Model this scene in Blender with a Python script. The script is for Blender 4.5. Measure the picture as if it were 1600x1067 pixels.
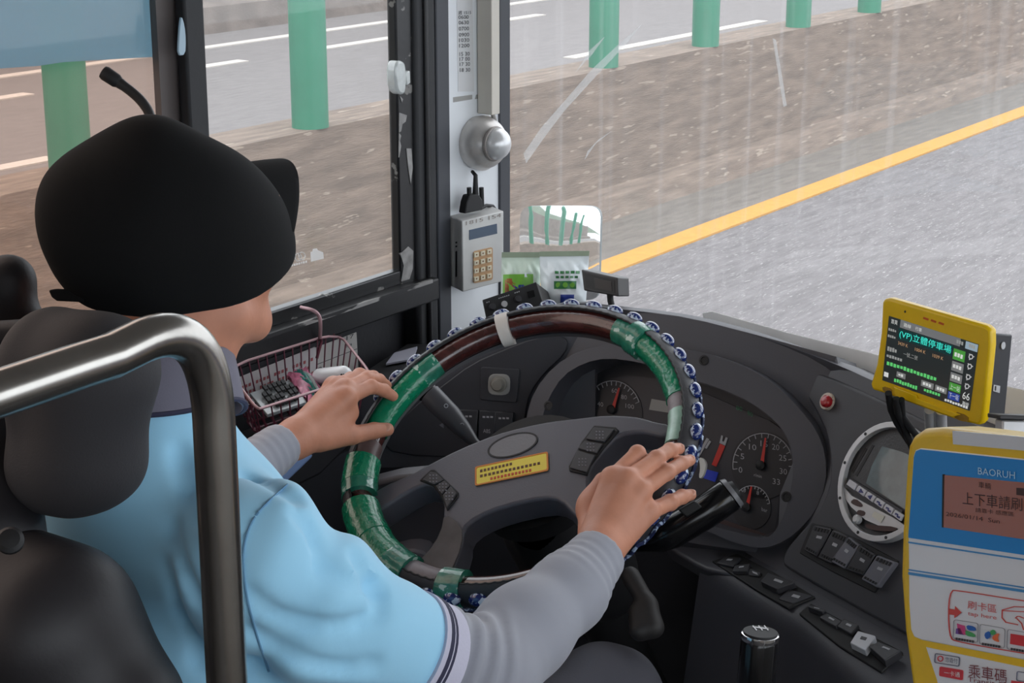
import bpy, bmesh, math, random
import numpy as np
from mathutils import Vector, Matrix
from mathutils.geometry import tessellate_polygon
for o in list(bpy.data.objects): bpy.data.objects.remove(o)
SC = bpy.context.scene
COL = SC.collection
random.seed(7)
# ------------------------------------------------------------------ camera
FL = 2788.0
PSI, PIT = math.radians(34.8), math.radians(16.3)
CAM = np.array([0.0, 0.0, 1.65])
FW = np.array([-math.sin(PSI)*math.cos(PIT), math.cos(PSI)*math.cos(PIT), -math.sin(PIT)])
RT = np.array([math.cos(PSI), math.sin(PSI), 0.0])
UP = np.cross(RT, FW)
cd = bpy.data.cameras.new('camera'); cam = bpy.data.objects.new('camera', cd); COL.objects.link(cam)
cd.sensor_fit = 'HORIZONTAL'; cd.sensor_width = 36.0; cd.lens = FL/1600*36.0; cd.clip_start = 0.02; cd.clip_end = 400
cam.matrix_world = Matrix(((RT[0], UP[0], -FW[0], CAM[0]), (RT[1], UP[1], -FW[1], CAM[1]), (RT[2], UP[2], -FW[2], CAM[2]), (0, 0, 0, 1)))
SC.camera = cam
# ------------------------------------------------------------------ world, light, exposure
wd = bpy.data.worlds.new('overcast_sky'); SC.world = wd; wd.use_nodes = True
nt = wd.node_tree; nt.nodes.clear()
wo = nt.nodes.new('ShaderNodeOutputWorld'); wb = nt.nodes.new('ShaderNodeBackground')
tc = nt.nodes.new('ShaderNodeTexCoord'); sx = nt.nodes.new('ShaderNodeSeparateXYZ'); cr = nt.nodes.new('ShaderNodeValToRGB')
nt.links.new(tc.outputs['Generated'], sx.inputs[0]); nt.links.new(sx.outputs[2], cr.inputs[0])
cr.color_ramp.elements[0].color = (.80, .86, .93, 1); cr.color_ramp.elements[1].color = (1.0, 1.02, 1.05, 1)
wb.inputs[1].default_value = 2.75
nt.links.new(cr.outputs[0], wb.inputs[0]); nt.links.new(wb.outputs[0], wo.inputs[0])
sl = bpy.data.lights.new('overcast_sun', 'SUN'); sl.energy = 1.8; sl.angle = math.radians(50); sl.color = (1, .98, .95)
so = bpy.data.objects.new('overcast_sun', sl); COL.objects.link(so); so.rotation_euler = (math.radians(28), math.radians(22), 0)
vs = SC.view_settings; SC.display_settings.display_device = 'sRGB'
vs.view_transform = 'Standard'; vs.look = 'None'; vs.exposure = 0.12; vs.gamma = 1.0; vs.use_curve_mapping = False
try:
    SC.cycles.use_denoising = True; SC.cycles.max_bounces = 10; SC.cycles.transparent_max_bounces = 16
    SC.cycles.sample_clamp_indirect = 6; SC.cycles.caustics_reflective = False; SC.cycles.caustics_refractive = False
except Exception: pass
# ------------------------------------------------------------------ pixel rays
def ray(x, y): return FW + (x-800)/FL*RT - (y-533.5)/FL*UP
def P(x, y, t): return CAM + ray(x, y)*t
def atX(x, y, X): d = ray(x, y); return CAM + d*((X-CAM[0])/d[0])
def atZ(x, y, Z): d = ray(x, y); return CAM + d*((Z-CAM[2])/d[2])
def atY(x, y, Y): d = ray(x, y); return CAM + d*((Y-CAM[1])/d[1])
def nrm(v): v = np.asarray(v, float); return v/np.linalg.norm(v)
class Plane:
    def __init__(s, p, n): s.p = np.asarray(p, float); s.n = nrm(n)
    def at(s, x, y, off=0.0):
        d = ray(x, y); return CAM + d*(((s.p+s.n*off-CAM)@s.n)/(d@s.n))
    def off(s, h): return Plane(s.p+s.n*h, s.n)
def ntilt(hx, hy, deg): h = nrm([hx, hy, 0]); a = math.radians(deg); return h*math.cos(a)+np.array([0, 0, math.sin(a)])
def chaikin(pts, it=2, closed=True):
    pts = [np.asarray(p, float) for p in pts]
    for _ in range(it):
        q = []; n = len(pts)
        rng = range(n) if closed else range(n-1)
        if not closed: q.append(pts[0])
        for i in rng:
            a, b = pts[i], pts[(i+1) % n]; q += [a*.75+b*.25, a*.25+b*.75]
        if not closed: q.append(pts[-1])
        pts = q
    return pts
def rrect(a, b, c, d, r=.2, n=4):
    """rounded quad in pixels, r = corner share"""
    q = [np.asarray(p, float) for p in (a, b, c, d)]; out = []
    for i in range(4):
        p0, p1, p2 = q[i-1], q[i], q[(i+1) % 4]
        l0, l2 = np.linalg.norm(p0-p1), np.linalg.norm(p2-p1); rr = r*min(l0, l2)
        s, e = p1+(p0-p1)*(rr/l0), p1+(p2-p1)*(rr/l2)
        for k in range(n+1):
            t = k/n; out.append(s*(1-t)**2+p1*2*t*(1-t)+e*t*t)
    return out
def ell_px(cx, cy, rx, ry, rot=0, n=32):
    c, s = math.cos(math.radians(rot)), math.sin(math.radians(rot))
    return [(cx+rx*math.cos(a)*c-ry*math.sin(a)*s, cy+rx*math.cos(a)*s+ry*math.sin(a)*c) for a in np.linspace(0, 2*math.pi, n, endpoint=False)]
# ------------------------------------------------------------------ materials
def S(r, g, b): 
    f = lambda v: (v/255/12.92) if v <= 10 else ((v/255+.055)/1.055)**2.4
    return (f(r), f(g), f(b), 1)
MATS = {}
def mat(name, col, rough=.5, metal=0., bump=0., bscale=60., var=0., vscale=12., spec=.5, coat=0., stretch=None, emit=None, estr=1., alpha=None, sheen=0., bdist=.002, col2=None, thr=None, dscale=8):
    if name in MATS: return MATS[name]
    m = bpy.data.materials.new(name); m.use_nodes = True; t = m.node_tree; N = t.nodes; L = t.links
    b = N['Principled BSDF']
    b.inputs['Base Color'].default_value = col; b.inputs['Roughness'].default_value = rough; b.inputs['Metallic'].default_value = metal
    b.inputs['Specular IOR Level'].default_value = spec; b.inputs['Coat Weight'].default_value = coat
    if sheen: b.inputs['Sheen Weight'].default_value = sheen
    co = None
    def coords(st=None):
        c = N.new('ShaderNodeTexCoord')
        mp = N.new('ShaderNodeMapping'); L.new(c.outputs['Object'], mp.inputs[0])
        if st: mp.inputs['Scale'].default_value = st
        return mp.outputs[0]
    last = None
    if var:
        n = N.new('ShaderNodeTexNoise'); n.inputs['Scale'].default_value = vscale; n.inputs['Detail'].default_value = 5
        L.new(coords(stretch), n.inputs['Vector'])
        r = N.new('ShaderNodeValToRGB'); r.color_ramp.elements[0].position = .3; r.color_ramp.elements[1].position = .7
        lo = tuple(max(0, c*(1-var)) for c in col[:3])+(1,); hi = tuple(min(1, c*(1+var)) for c in col[:3])+(1,)
        r.color_ramp.elements[0].color = lo; r.color_ramp.elements[1].color = hi
        L.new(n.outputs[0], r.inputs[0]); last = r.outputs[0]
    if col2 is not None:       # patches of a second colour (chipped paint, dirt)
        n = N.new('ShaderNodeTexNoise'); n.inputs['Scale'].default_value = dscale; n.inputs['Detail'].default_value = 6
        L.new(coords(stretch), n.inputs['Vector'])
        r = N.new('ShaderNodeValToRGB'); r.color_ramp.elements[0].position = thr; r.color_ramp.elements[1].position = thr+.02
        L.new(n.outputs[0], r.inputs[0])
        mx = N.new('ShaderNodeMix'); mx.data_type = 'RGBA'; L.new(r.outputs[0], mx.inputs[0])
        mx.inputs[6].default_value = col; mx.inputs[7].default_value = col2
        if last: L.new(last, mx.inputs[6])
        last = mx.outputs[2]
    if last: L.new(last, b.inputs['Base Color'])
    if bump:
        n = N.new('ShaderNodeTexNoise'); n.inputs['Scale'].default_value = bscale; n.inputs['Detail'].default_value = 3
        L.new(coords(stretch), n.inputs['Vector'])
        bp = N.new('ShaderNodeBump'); bp.inputs['Strength'].default_value = bump; bp.inputs['Distance'].default_value = bdist
        L.new(n.outputs[0], bp.inputs['Height']); L.new(bp.outputs[0], b.inputs['Normal'])
    if emit: b.inputs['Emission Color'].default_value = emit; b.inputs['Emission Strength'].default_value = estr
    if alpha is not None: b.inputs['Alpha'].default_value = alpha
    MATS[name] = m; return m
def glass_mat(name, tint, haze=0., hcol=(.8, .8, .8, 1), streak=None, gloss=True, streak_amt=.3, film=0.):
    m = bpy.data.materials.new(name); m.use_nodes = True; t = m.node_tree; N = t.nodes; L = t.links
    N.remove(N['Principled BSDF']); out = N['Material Output']
    tr = N.new('ShaderNodeBsdfTransparent'); tr.inputs[0].default_value = tint
    sh = tr.outputs[0]
    if haze or streak:
        df = N.new('ShaderNodeBsdfDiffuse'); df.inputs[0].default_value = hcol
        tl = N.new('ShaderNodeBsdfTranslucent'); tl.inputs[0].default_value = hcol
        ad = N.new('ShaderNodeMixShader'); ad.inputs[0].default_value = .6; L.new(df.outputs[0], ad.inputs[1]); L.new(tl.outputs[0], ad.inputs[2])
        mx = N.new('ShaderNodeMixShader'); mx.inputs[0].default_value = haze
        L.new(sh, mx.inputs[1]); L.new(ad.outputs[0], mx.inputs[2])
        if streak:
            c = N.new('ShaderNodeTexCoord'); mp = N.new('ShaderNodeMapping'); mp.inputs['Scale'].default_value = streak
            L.new(c.outputs['Object'], mp.inputs[0]); n = N.new('ShaderNodeTexNoise'); n.inputs['Scale'].default_value = 1; n.inputs['Detail'].default_value = 4
            L.new(mp.outputs[0], n.inputs['Vector']); r = N.new('ShaderNodeMapRange'); r.inputs[1].default_value = .56; r.inputs[2].default_value = .75; r.inputs[3].default_value = haze; r.inputs[4].default_value = haze+streak_amt
            L.new(n.outputs[0], r.inputs[0]); L.new(r.outputs[0], mx.inputs[0])
        sh = mx.outputs[0]
    if gloss:
        gl = N.new('ShaderNodeBsdfGlossy'); gl.inputs['Roughness'].default_value = .02
        fr = N.new('ShaderNodeLayerWeight'); pw = N.new('ShaderNodeMath'); pw.operation = 'POWER'; pw.inputs[1].default_value = 4.5
        ma = N.new('ShaderNodeMath'); ma.operation = 'MULTIPLY_ADD'; ma.inputs[1].default_value = .6; ma.inputs[2].default_value = .02
        L.new(fr.outputs['Facing'], pw.inputs[0]); L.new(pw.outputs[0], ma.inputs[0])
        m2 = N.new('ShaderNodeMixShader'); L.new(ma.outputs[0], m2.inputs[0]); L.new(sh, m2.inputs[1]); L.new(gl.outputs[0], m2.inputs[2]); sh = m2.outputs[0]
    L.new(sh, out.inputs[0]); MATS[name] = m; return m
# ------------------------------------------------------------------ mesh builder
class MB:
    def __init__(s): s.v = []; s.f = []
    def add(s, vs, fs):
        k = len(s.v); s.v += [np.asarray(v, float) for v in vs]; s.f += [tuple(i+k for i in f) for f in fs]; return s
    def box(s, c, size, rot=None, bev=0):
        c = np.asarray(c, float); h = np.asarray(size, float)/2; R = np.eye(3) if rot is None else rot
        vs = [c+R@(h*np.array([x, y, z])) for x in (-1, 1) for y in (-1, 1) for z in (-1, 1)]
        return s.add(vs, [(0, 1, 3, 2), (4, 6, 7, 5), (0, 4, 5, 1), (2, 3, 7, 6), (0, 2, 6, 4), (1, 5, 7, 3)])
    def tube(s, pts, r, n=12, cap=True, closed=False, flat=None):
        pts = [np.asarray(p, float) for p in pts]; m = len(pts)
        rr = r if hasattr(r, '__len__') else [r]*m
        tg = []
        for i in range(m):
            if closed: a, b = pts[i-1], pts[(i+1) % m]
            else: a, b = pts[max(i-1, 0)], pts[min(i+1, m-1)]
            tg.append(nrm(b-a))
        ref = np.array([0, 0, 1.]) if abs(tg[0][2]) < .9 else np.array([1., 0, 0])
        u = nrm(np.cross(tg[0], ref)); vs = []
        for i in range(m):
            u = nrm(u-tg[i]*(u@tg[i])); w = np.cross(tg[i], u)
            for k in range(n):
                a = 2*math.pi*k/n; vs.append(pts[i]+rr[i]*(math.cos(a)*u+math.sin(a)*w*(flat or 1)))
        fs = []
        for i in range(m if closed else m-1):
            j = (i+1) % m
            for k in range(n):
                l = (k+1) % n; fs.append((i*n+k, i*n+l, j*n+l, j*n+k))
        if cap and not closed: fs += [tuple(range(n))[::-1], tuple((m-1)*n+k for k in range(n))]
        return s.add(vs, fs)
    def cyl(s, a, b, r0, r1=None, n=24): return s.tube([a, b], [r0, r1 if r1 is not None else r0], n)
    def lathe(s, c, ax, prof, n=28):
        """prof: (radius, height along ax)"""
        ax = nrm(ax); ref = np.array([0, 0, 1.]) if abs(ax[2]) < .9 else np.array([1., 0, 0])
        u = nrm(np.cross(ax, ref)); w = np.cross(ax, u); c = np.asarray(c, float); vs = []; fs = []
        for r, h in prof:
            for k in range(n):
                a = 2*math.pi*k/n; vs.append(c+ax*h+r*(math.cos(a)*u+math.sin(a)*w))
        for i in range(len(prof)-1):
            for k in range(n):
                l = (k+1) % n; fs.append((i*n+k, i*n+l, (i+1)*n+l, (i+1)*n+k))
        fs += [tuple(range(n))[::-1], tuple((len(prof)-1)*n+k for k in range(n))]
        return s.add(vs, fs)
    def ell(s, c, rad, rot=None, n=16, m=10):
        R = np.eye(3) if rot is None else rot; vs = []; fs = []; c = np.asarray(c, float); rad = np.asarray(rad, float)
        for i in range(1, m):
            th = math.pi*i/m
            for k in range(n):
                a = 2*math.pi*k/n; vs.append(c+R@(rad*np.array([math.sin(th)*math.cos(a), math.sin(th)*math.sin(a), math.cos(th)])))
        vs += [c+R@(rad*np.array([0, 0, 1.])), c+R@(rad*np.array([0, 0, -1.]))]; a0 = len(vs)-2
        for i in range(m-2):
            for k in range(n):
                l = (k+1) % n; fs.append((i*n+k, (i+1)*n+k, (i+1)*n+l, i*n+l))
        for k in range(n):
            l = (k+1) % n; fs += [(a0, k, l), (a0+1, (m-2)*n+l, (m-2)*n+k)]
        return s.add(vs, fs)
    def prism(s, front, vec, holes=()):
        """front: 3D polygon; vec: extrusion vector to the back"""
        loops = [[np.asarray(p, float) for p in front]]+[[np.asarray(p, float) for p in h] for h in holes]
        vec = np.asarray(vec, float); flat = [p for l in loops for p in l]; n = len(flat)
        vs = flat+[p+vec for p in flat]; fs = []
        if len(loops) == 1: caps = [tuple(range(n))]
        else: caps = [tuple(t) for t in tessellate_polygon([[Vector(p) for p in l] for l in loops])]
        fs += caps+[tuple(i+n for i in c[::-1]) for c in caps]
        k = 0
        for l in loops:
            m = len(l)
            for i in range(m):
                j = (i+1) % m; fs.append((k+i, k+i+n, k+j+n, k+j))
            k += m
        return s.add(vs, fs)
    def plate(s, pl, px, thick, raise_=0., holes=(), sm=0):
        f = lambda q: [pl.at(x, y, raise_) for x, y in (chaikin(q, sm) if sm else q)]
        return s.prism(f(px), -pl.n*thick, [f(h) for h in holes])
def root(name, label, cat, loc, group=None):
    o = bpy.data.objects.new(name, None); COL.objects.link(o); o.empty_display_size = .05
    o.location = Vector(loc); o['label'] = label; o['category'] = cat
    if group: o['group'] = group
    return o
WL = {}
def wloc(o):
    l = np.zeros(3)
    while o is not None: l = l+np.array(o.location); o = o.parent
    return l
def build(name, mb, m, parent=None, label=None, cat=None, group=None, kind=None, bevel=0, seg=2, ang=35, flat=False, mods=(), recalc=True):
    vs = np.array([np.asarray(v, float) for v in mb.v])
    base = np.array([(vs[:, 0].min()+vs[:, 0].max())/2, (vs[:, 1].min()+vs[:, 1].max())/2, vs[:, 2].min()])
    me = bpy.data.meshes.new(name); me.from_pydata([tuple(v) for v in vs-base], [], [tuple(int(i) for i in f) for f in mb.f]); me.update()
    if recalc:
        bm = bmesh.new(); bm.from_mesh(me); bmesh.ops.recalc_face_normals(bm, faces=bm.faces[:]); bm.to_mesh(me); bm.free()
    me.materials.append(m)
    if not flat:
        me.polygons.foreach_set('use_smooth', [True]*len(me.polygons)); me.set_sharp_from_angle(angle=math.radians(ang))
    o = bpy.data.objects.new(name, me); COL.objects.link(o)
    if parent is not None: o.parent = parent; o.location = Vector(base-wloc(parent))
    else: o.location = Vector(base)
    if bevel:
        b = o.modifiers.new('bevel', 'BEVEL'); b.width = bevel; b.segments = seg; b.limit_method = 'ANGLE'; b.angle_limit = math.radians(38)
        b.harden_normals = False
    for k, v in (('label', label), ('category', cat), ('group', group), ('kind', kind)):
        if v: o[k] = v
    return o
def axes(n, upv=(0, 0, 1)):
    z = nrm(n); x = nrm(np.cross(upv, z)); return np.array([x, np.cross(z, x), z]).T
# ------------------------------------------------------------------ lettering
_txt = {}
def glyphs(s):
    if s not in _txt:
        cu = bpy.data.curves.new('lettering', 'FONT'); cu.body = s; cu.resolution_u = 2
        o = bpy.data.objects.new('lettering', cu); COL.objects.link(o)
        bpy.context.view_layer.update()
        me = bpy.data.meshes.new_from_object(o.evaluated_get(bpy.context.evaluated_depsgraph_get()))
        v = np.array([tuple(q.co) for q in me.vertices]); f = [tuple(p.vertices) for p in me.polygons]
        bpy.data.objects.remove(o); bpy.data.curves.remove(cu); bpy.data.meshes.remove(me)
        v = v[:, :2]; v = (v-v.min(0))/np.maximum(v.max(0)-v.min(0), 1e-6); _txt[s] = (v, f)
    return _txt[s]
def text(mb, s, pl, a, b, h, raise_=.0006, lean=0):
    """string from pixel a (lower left) to b (lower right), h pixels tall, on plane pl"""
    v, f = glyphs(s); A = pl.at(a[0], a[1], raise_); B = pl.at(b[0], b[1], raise_); U = pl.at(a[0]+lean, a[1]-h, raise_)-A
    return mb.add([A+(B-A)*x+U*y for x, y in v], f)
# ------------------------------------------------------------------ signed distance modelling
class SDF:
    def __init__(s, lo, hi, h):
        s.lo = np.asarray(lo, float); s.h = h; s.n = np.ceil((np.asarray(hi)-s.lo)/h).astype(int)+1
        s.d = np.full(s.n, .5, np.float32); s.ax = [s.lo[i]+h*np.arange(s.n[i]) for i in range(3)]
    def _blk(s, lo, hi):
        a = np.clip(np.floor((lo-s.lo)/s.h).astype(int), 0, s.n); b = np.clip(np.ceil((hi-s.lo)/s.h).astype(int)+1, 0, s.n)
        if (b <= a).any(): return None
        sl = tuple(slice(a[i], b[i]) for i in range(3))
        X = np.stack(np.meshgrid(*[s.ax[i][sl[i]] for i in range(3)], indexing='ij'), -1); return sl, X
    def _mix(s, sl, e, k, cut=False):
        d = s.d[sl]
        if cut: e = -e; h = np.clip(.5-.5*(d-e)/k, 0, 1); s.d[sl] = d*(1-h)+e*h+k*h*(1-h); return
        h = np.clip(.5+.5*(d-e)/k, 0, 1); s.d[sl] = d*(1-h)+e*h-k*h*(1-h)
    def cone(s, a, b, ra, rb=None, k=.01, cut=False):
        a = np.asarray(a, float); b = np.asarray(b, float); rb = ra if rb is None else rb; pad = max(ra, rb)+k*2+3*s.h
        r = s._blk(np.minimum(a, b)-pad, np.maximum(a, b)+pad)
        if r is None: return s
        sl, X = r; ba = b-a; h = np.clip(((X-a)@ba)/max(ba@ba, 1e-12), 0, 1)
        e = np.linalg.norm(X-a-h[..., None]*ba, axis=-1)-(ra+(rb-ra)*h); s._mix(sl, e, k, cut); return s
    def chain(s, pts, rad, k=.01):
        for i in range(len(pts)-1): s.cone(pts[i], pts[i+1], rad[i], rad[i+1], k)
        return s
    def ell(s, c, rad, R=None, k=.01, cut=False):
        c = np.asarray(c, float); rad = np.asarray(rad, float); R = np.eye(3) if R is None else R; pad = rad.max()+k*2+3*s.h
        r = s._blk(c-pad, c+pad)
        if r is None: return s
        sl, X = r; q = (X-c)@R; k0 = np.linalg.norm(q/rad, axis=-1); k1 = np.linalg.norm(q/rad**2, axis=-1)
        s._mix(sl, np.where(k1 > 1e-9, k0*(k0-1)/np.maximum(k1, 1e-9), -rad.min()), k, cut); return s
    def box(s, c, half, R=None, rnd=.01, k=.01, cut=False):
        c = np.asarray(c, float); half = np.asarray(half, float)-rnd; R = np.eye(3) if R is None else R; pad = np.linalg.norm(half)+rnd+k*2+3*s.h
        r = s._blk(c-pad, c+pad)
        if r is None: return s
        sl, X = r; q = np.abs((X-c)@R)-half
        s._mix(sl, np.linalg.norm(np.maximum(q, 0), axis=-1)+np.minimum(q.max(-1), 0)-rnd, k, cut); return s
    def halfspace(s, p, n, k=.004):
        """removes what lies on the n side of p"""
        n = nrm(n); X = np.stack(np.meshgrid(*s.ax, indexing='ij'), -1); e = (X-np.asarray(p))@n
        h = np.clip(.5-.5*(s.d-e)/k, 0, 1); s.d = (s.d*(1-h)+e*h+k*h*(1-h)).astype(np.float32); return s
    def disp(s, fn):
        X = np.stack(np.meshgrid(*s.ax, indexing='ij'), -1); s.d += fn(X).astype(np.float32); return s
    def mesh(s, mb=None, smooth=2):
        d = s.d; ins = d < 0; c = np.zeros(s.n-1, np.int8)
        for x in (0, 1):
            for y in (0, 1):
                for z in (0, 1): c += ins[x:s.n[0]-1+x, y:s.n[1]-1+y, z:s.n[2]-1+z]
        act = (c > 0) & (c < 8); ix = np.argwhere(act); vid = np.full(c.shape, -1, np.int64); vid[act] = np.arange(len(ix))
        cor = [(x, y, z) for x in (0, 1) for y in (0, 1) for z in (0, 1)]
        val = np.stack([d[ix[:, 0]+x, ix[:, 1]+y, ix[:, 2]+z] for x, y, z in cor], 1).astype(float); cp = np.array(cor, float)
        acc = np.zeros((len(ix), 3)); cnt = np.zeros(len(ix))
        for i in range(8):
            for j in range(i+1, 8):
                if np.abs(cp[i]-cp[j]).sum() == 1:
                    m = (val[:, i] < 0) != (val[:, j] < 0); t = val[:, i]/np.where(m, val[:, i]-val[:, j], 1)
                    acc += np.where(m[:, None], cp[i]+(cp[j]-cp[i])*t[:, None], 0); cnt += m
        V = s.lo+s.h*(ix+acc/np.maximum(cnt, 1)[:, None]); F = []
        for a in range(3):
            b, e = (a+1) % 3, (a+2) % 3; s0 = [slice(None)]*3; s1 = [slice(None)]*3
            s0[a] = slice(0, -1); s1[a] = slice(1, None); cr = ins[tuple(s0)] != ins[tuple(s1)]
            q = np.argwhere(cr); q = q[(q[:, b] > 0) & (q[:, e] > 0) & (q[:, b] < s.n[b]-1) & (q[:, e] < s.n[e]-1)]
            def g(db, de):
                p = q.copy(); p[:, b] += db; p[:, e] += de; return vid[p[:, 0], p[:, 1], p[:, 2]]
            f = np.stack([g(-1, -1), g(0, -1), g(0, 0), g(-1, 0)], 1); fl = ins[tuple(s0)][q[:, 0], q[:, 1], q[:, 2]]
            f[~fl] = f[~fl][:, ::-1]; F.append(f)
        F = np.concatenate(F)
        e = np.concatenate([F[:, [0, 1]], F[:, [1, 2]], F[:, [2, 3]], F[:, [3, 0]]])
        for _ in range(smooth):
            sm = np.zeros_like(V); n = np.zeros(len(V)); np.add.at(sm, e[:, 0], V[e[:, 1]]); np.add.at(n, e[:, 0], 1); np.add.at(sm, e[:, 1], V[e[:, 0]]); np.add.at(n, e[:, 1], 1)
            V = V*.5+.5*sm/np.maximum(n, 1)[:, None]
        mb = mb or MB(); k = len(mb.v); mb.v += list(V); mb.f += [tuple(r) for r in (F+k).tolist()]; return mb
# ================================================================== the setting: road, barrier, bus shell
M_asph = mat('asphalt', S(98,95,97), .9, var=.22, vscale=9, stretch=(3, .5, 3), bump=.5, bscale=60, bdist=.01, col2=S(138,136,136), thr=.63, dscale=40)
M_asph2 = mat('far_asphalt', S(107,104,104), .9, var=.12, vscale=9, stretch=(3, .6, 3), bump=.4, bscale=50, bdist=.01)
M_conc = mat('weathered_concrete', S(112,99,89), .95, var=.28, vscale=7, stretch=(3, .45, 3), bump=.35, bscale=40, bdist=.01, col2=S(142,130,118), thr=.64, dscale=12)
M_conc2 = mat('pale_concrete', S(108,100,95), .95, var=.25, vscale=4, bump=.4, bscale=30, bdist=.01)
M_yel = mat('yellow_road_paint', S(182,132,48), .8, var=.08, vscale=20)
M_wht = mat('white_road_paint', S(180,176,170), .8, var=.06, vscale=20)
M_shl = mat('shoulder_asphalt', S(102,96,90), .92, var=.2, vscale=8, stretch=(3, .6, 3), bump=.5, bscale=60, bdist=.01)
RZ = -0.75
Y0, Y1 = -40., 90.
def strip(name, xa, xb, m, ya=Y0, yb=Y1, z=RZ, th=.02, **kw):
    return build(name, MB().box(((xa+xb)/2, (ya+yb)/2, z-th/2), (abs(xb-xa), yb-ya, th)), m, kind='structure', flat=True, **kw)
xy0, xy1 = atZ(1590, 171, RZ)[0], atZ(1590, 186, RZ)[0]
xb = atZ(934, 350, RZ)[0]
strip('road_ground', xy1-.05, 12, M_asph)
strip('shoulder_ground', xb-.1, xy1-.02, M_shl, z=RZ+.001)
strip('yellow_lane_line', xy0, xy1, M_yel, z=RZ+.012, th=.012)
xp = xb-.27
BT = atX(943, 104, xp)[2]           # top of the barrier
# median barrier, one profile along the road
prof = [(xb+.02, RZ), (xb-.03, RZ+.13), (xb-.14, RZ+.16), (xb-.19, BT), (xb-.53, BT), (xb-.62, RZ+.1), (xb-.7, RZ)]
build('median_barrier_wall', MB().prism([(x, Y0, z) for x, z in prof], (0, Y1-Y0, 0)), M_conc, kind='structure', flat=True)
strip('opposite_road_ground', xb-.65, -40, M_asph2)
xs = atZ(330, 74, RZ)[0]; xd = atZ(345, 101, RZ)[0]; xn = atZ(893, 91, RZ)[0]
strip('white_edge_line', xs-.08, xs+.08, M_wht, z=RZ+.012, th=.012)
def dash(px0, px1, py, x, w=.08):
    a, b = [atX(q, py, x) for q in (px0, px1)]
    ya = CAM[1]+ray(px0, py)[1]*(x/ray(px0, py)[0]); yb = CAM[1]+ray(px1, py)[1]*(x/ray(px1, py)[0])
    return ya, yb
for a, b, y in ((0, 45, 149), (315, 380, 100), (542, 640, 62), (800, 845, 29)):
    ya, yb = dash(a, b, y, xd); strip('white_lane_dash', xd-.08, xd+.08, M_wht, ya-.6, yb, z=RZ+.012, th=.012)
for a, b, y in ((-60, 83, 250), (890, 1190, 60)):
    ya, yb = dash(a, b, y, xn); strip('white_line_dash', xn-.08, xn+.08, M_wht, ya, yb, z=RZ+.012, th=.012)
xk = atZ(330, 53, RZ)[0]
build('far_kerb_wall', MB().prism([(xk, Y0, RZ), (xk-.06, Y0, RZ+.3), (xk-.9, Y0, RZ+.42), (xk-1.2, Y0, RZ+2.6), (xk-1.9, Y0, RZ+2.6), (xk-1.9, Y0, RZ)], (0, Y1-Y0, 0)), M_conc2, kind='structure', flat=True)
M_veg = mat('distant_hill', S(80,92,78), 1, var=.3, vscale=.4)
build('distant_hill_ground', MB().prism([(-34, -120, RZ), (-50, -120, 5), (-75, -120, 9), (-75, -120, RZ)], (0, 300, 0)), M_veg, kind='structure')
# green posts on the barrier
M_post = mat('green_painted_steel', S(36,117,91), .42, var=.06, vscale=6)
mbp = MB().lathe((0, 0, 0), (0, 0, 1), [(.094, 0), (.094, 1.5), (.09, 1.52), (.05, 1.545), (0.001, 1.55)], 32)
pl_ = ['seen left of the black window mullion, behind the cap', 'in the middle of the driver side window pane', 'on the barrier with a pale curved smear across it', 'on the barrier, second right of the white pillar', 'on the barrier, third right of the white pillar', 'on the barrier, fourth right of the white pillar, only its foot showing']
pxs = [(110, 257), (485, 197), (943, 104), (1102, 71), (1247, 41), (1358, 18)]
p0 = None
src = build('green_post', mbp, M_post)
ys = []
for (x, y), lab in zip(pxs, pl_):
    o = src if p0 is None else src.copy()
    if p0 is not None: COL.objects.link(o)
    p0 = 1; yy = CAM[1]+ray(x, y)[1]*(xp/ray(x, y)[0]); ys.append(yy)
    o.location = (xp, yy, BT); o['label'] = 'green round post '+lab; o['category'] = 'post'; o['group'] = 'green posts along the median barrier'
# further posts ahead, the wing mirror shows more behind
st = (ys[5]-ys[2])/3
for k in (1, 2, 3): 
    o = src.copy(); COL.objects.link(o); o.location = (xp, ys[5]+st*k, BT); o['label'] = 'green round post further ahead, above the photo edge'; o['category'] = 'post'; o['group'] = 'posts above the photo edge'
o = src.copy(); COL.objects.link(o); o.location = (xp, (ys[1]+ys[2])/2, BT); o['label'] = 'green round post hidden behind the white windshield pillar'; o['category'] = 'post'; o['group'] = 'green posts along the median barrier'
for k in range(1, 11):
    o = src.copy(); COL.objects.link(o); o.location = (xp, ys[0]-st*k, BT); o['label'] = 'green round post behind the bus, seen only in the small mirror'; o['category'] = 'post'; o['group'] = 'posts seen in the mirror'
# ------------------------------------------------------------------ bus shell
M_blk = mat('black_painted_metal', S(24,24,26), .38, bump=.08, bscale=90, var=.15, vscale=15)
M_chip = mat('chipped_black_paint', S(20,20,22), .32, bump=.15, bscale=50, col2=S(120,118,114), thr=.63, dscale=26, stretch=(1, .7, 1))
M_rub = mat('dark_rubber', S(30,31,34), .6, bump=.1, bscale=120)
M_gry = mat('grey_trim', S(66,68,74), .5)
M_whp = mat('white_pillar_panel', S(236,239,242), .45, var=.04, vscale=9)
M_dwall = mat('dark_wall_panel', S(38,38,43), .6, bump=.2, bscale=140)
M_ceil = mat('pale_ceiling', S(190,190,186), .8)
M_floor = mat('dark_floor', S(52,52,54), .7, var=.2, vscale=30)
XW = -1.80
def Yw(px, py, X=XW): return atX(px, py, X)[1]
sillZ = atX(600, 452, XW)[2]
build('floor', MB().box((-.55, -.2, -.03), (2.6, 5.7, .06)), M_floor, kind='structure', flat=True)
build('ceiling', MB().box((-.55, -.2, 2.24), (2.62, 5.7, .06)), M_ceil, kind='structure', flat=True)
build('wall_left', MB().box((XW-.05, -.35, sillZ/2-.2), (.06, 5.3, sillZ+.36)), M_dwall, kind='structure', flat=True)
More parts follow.
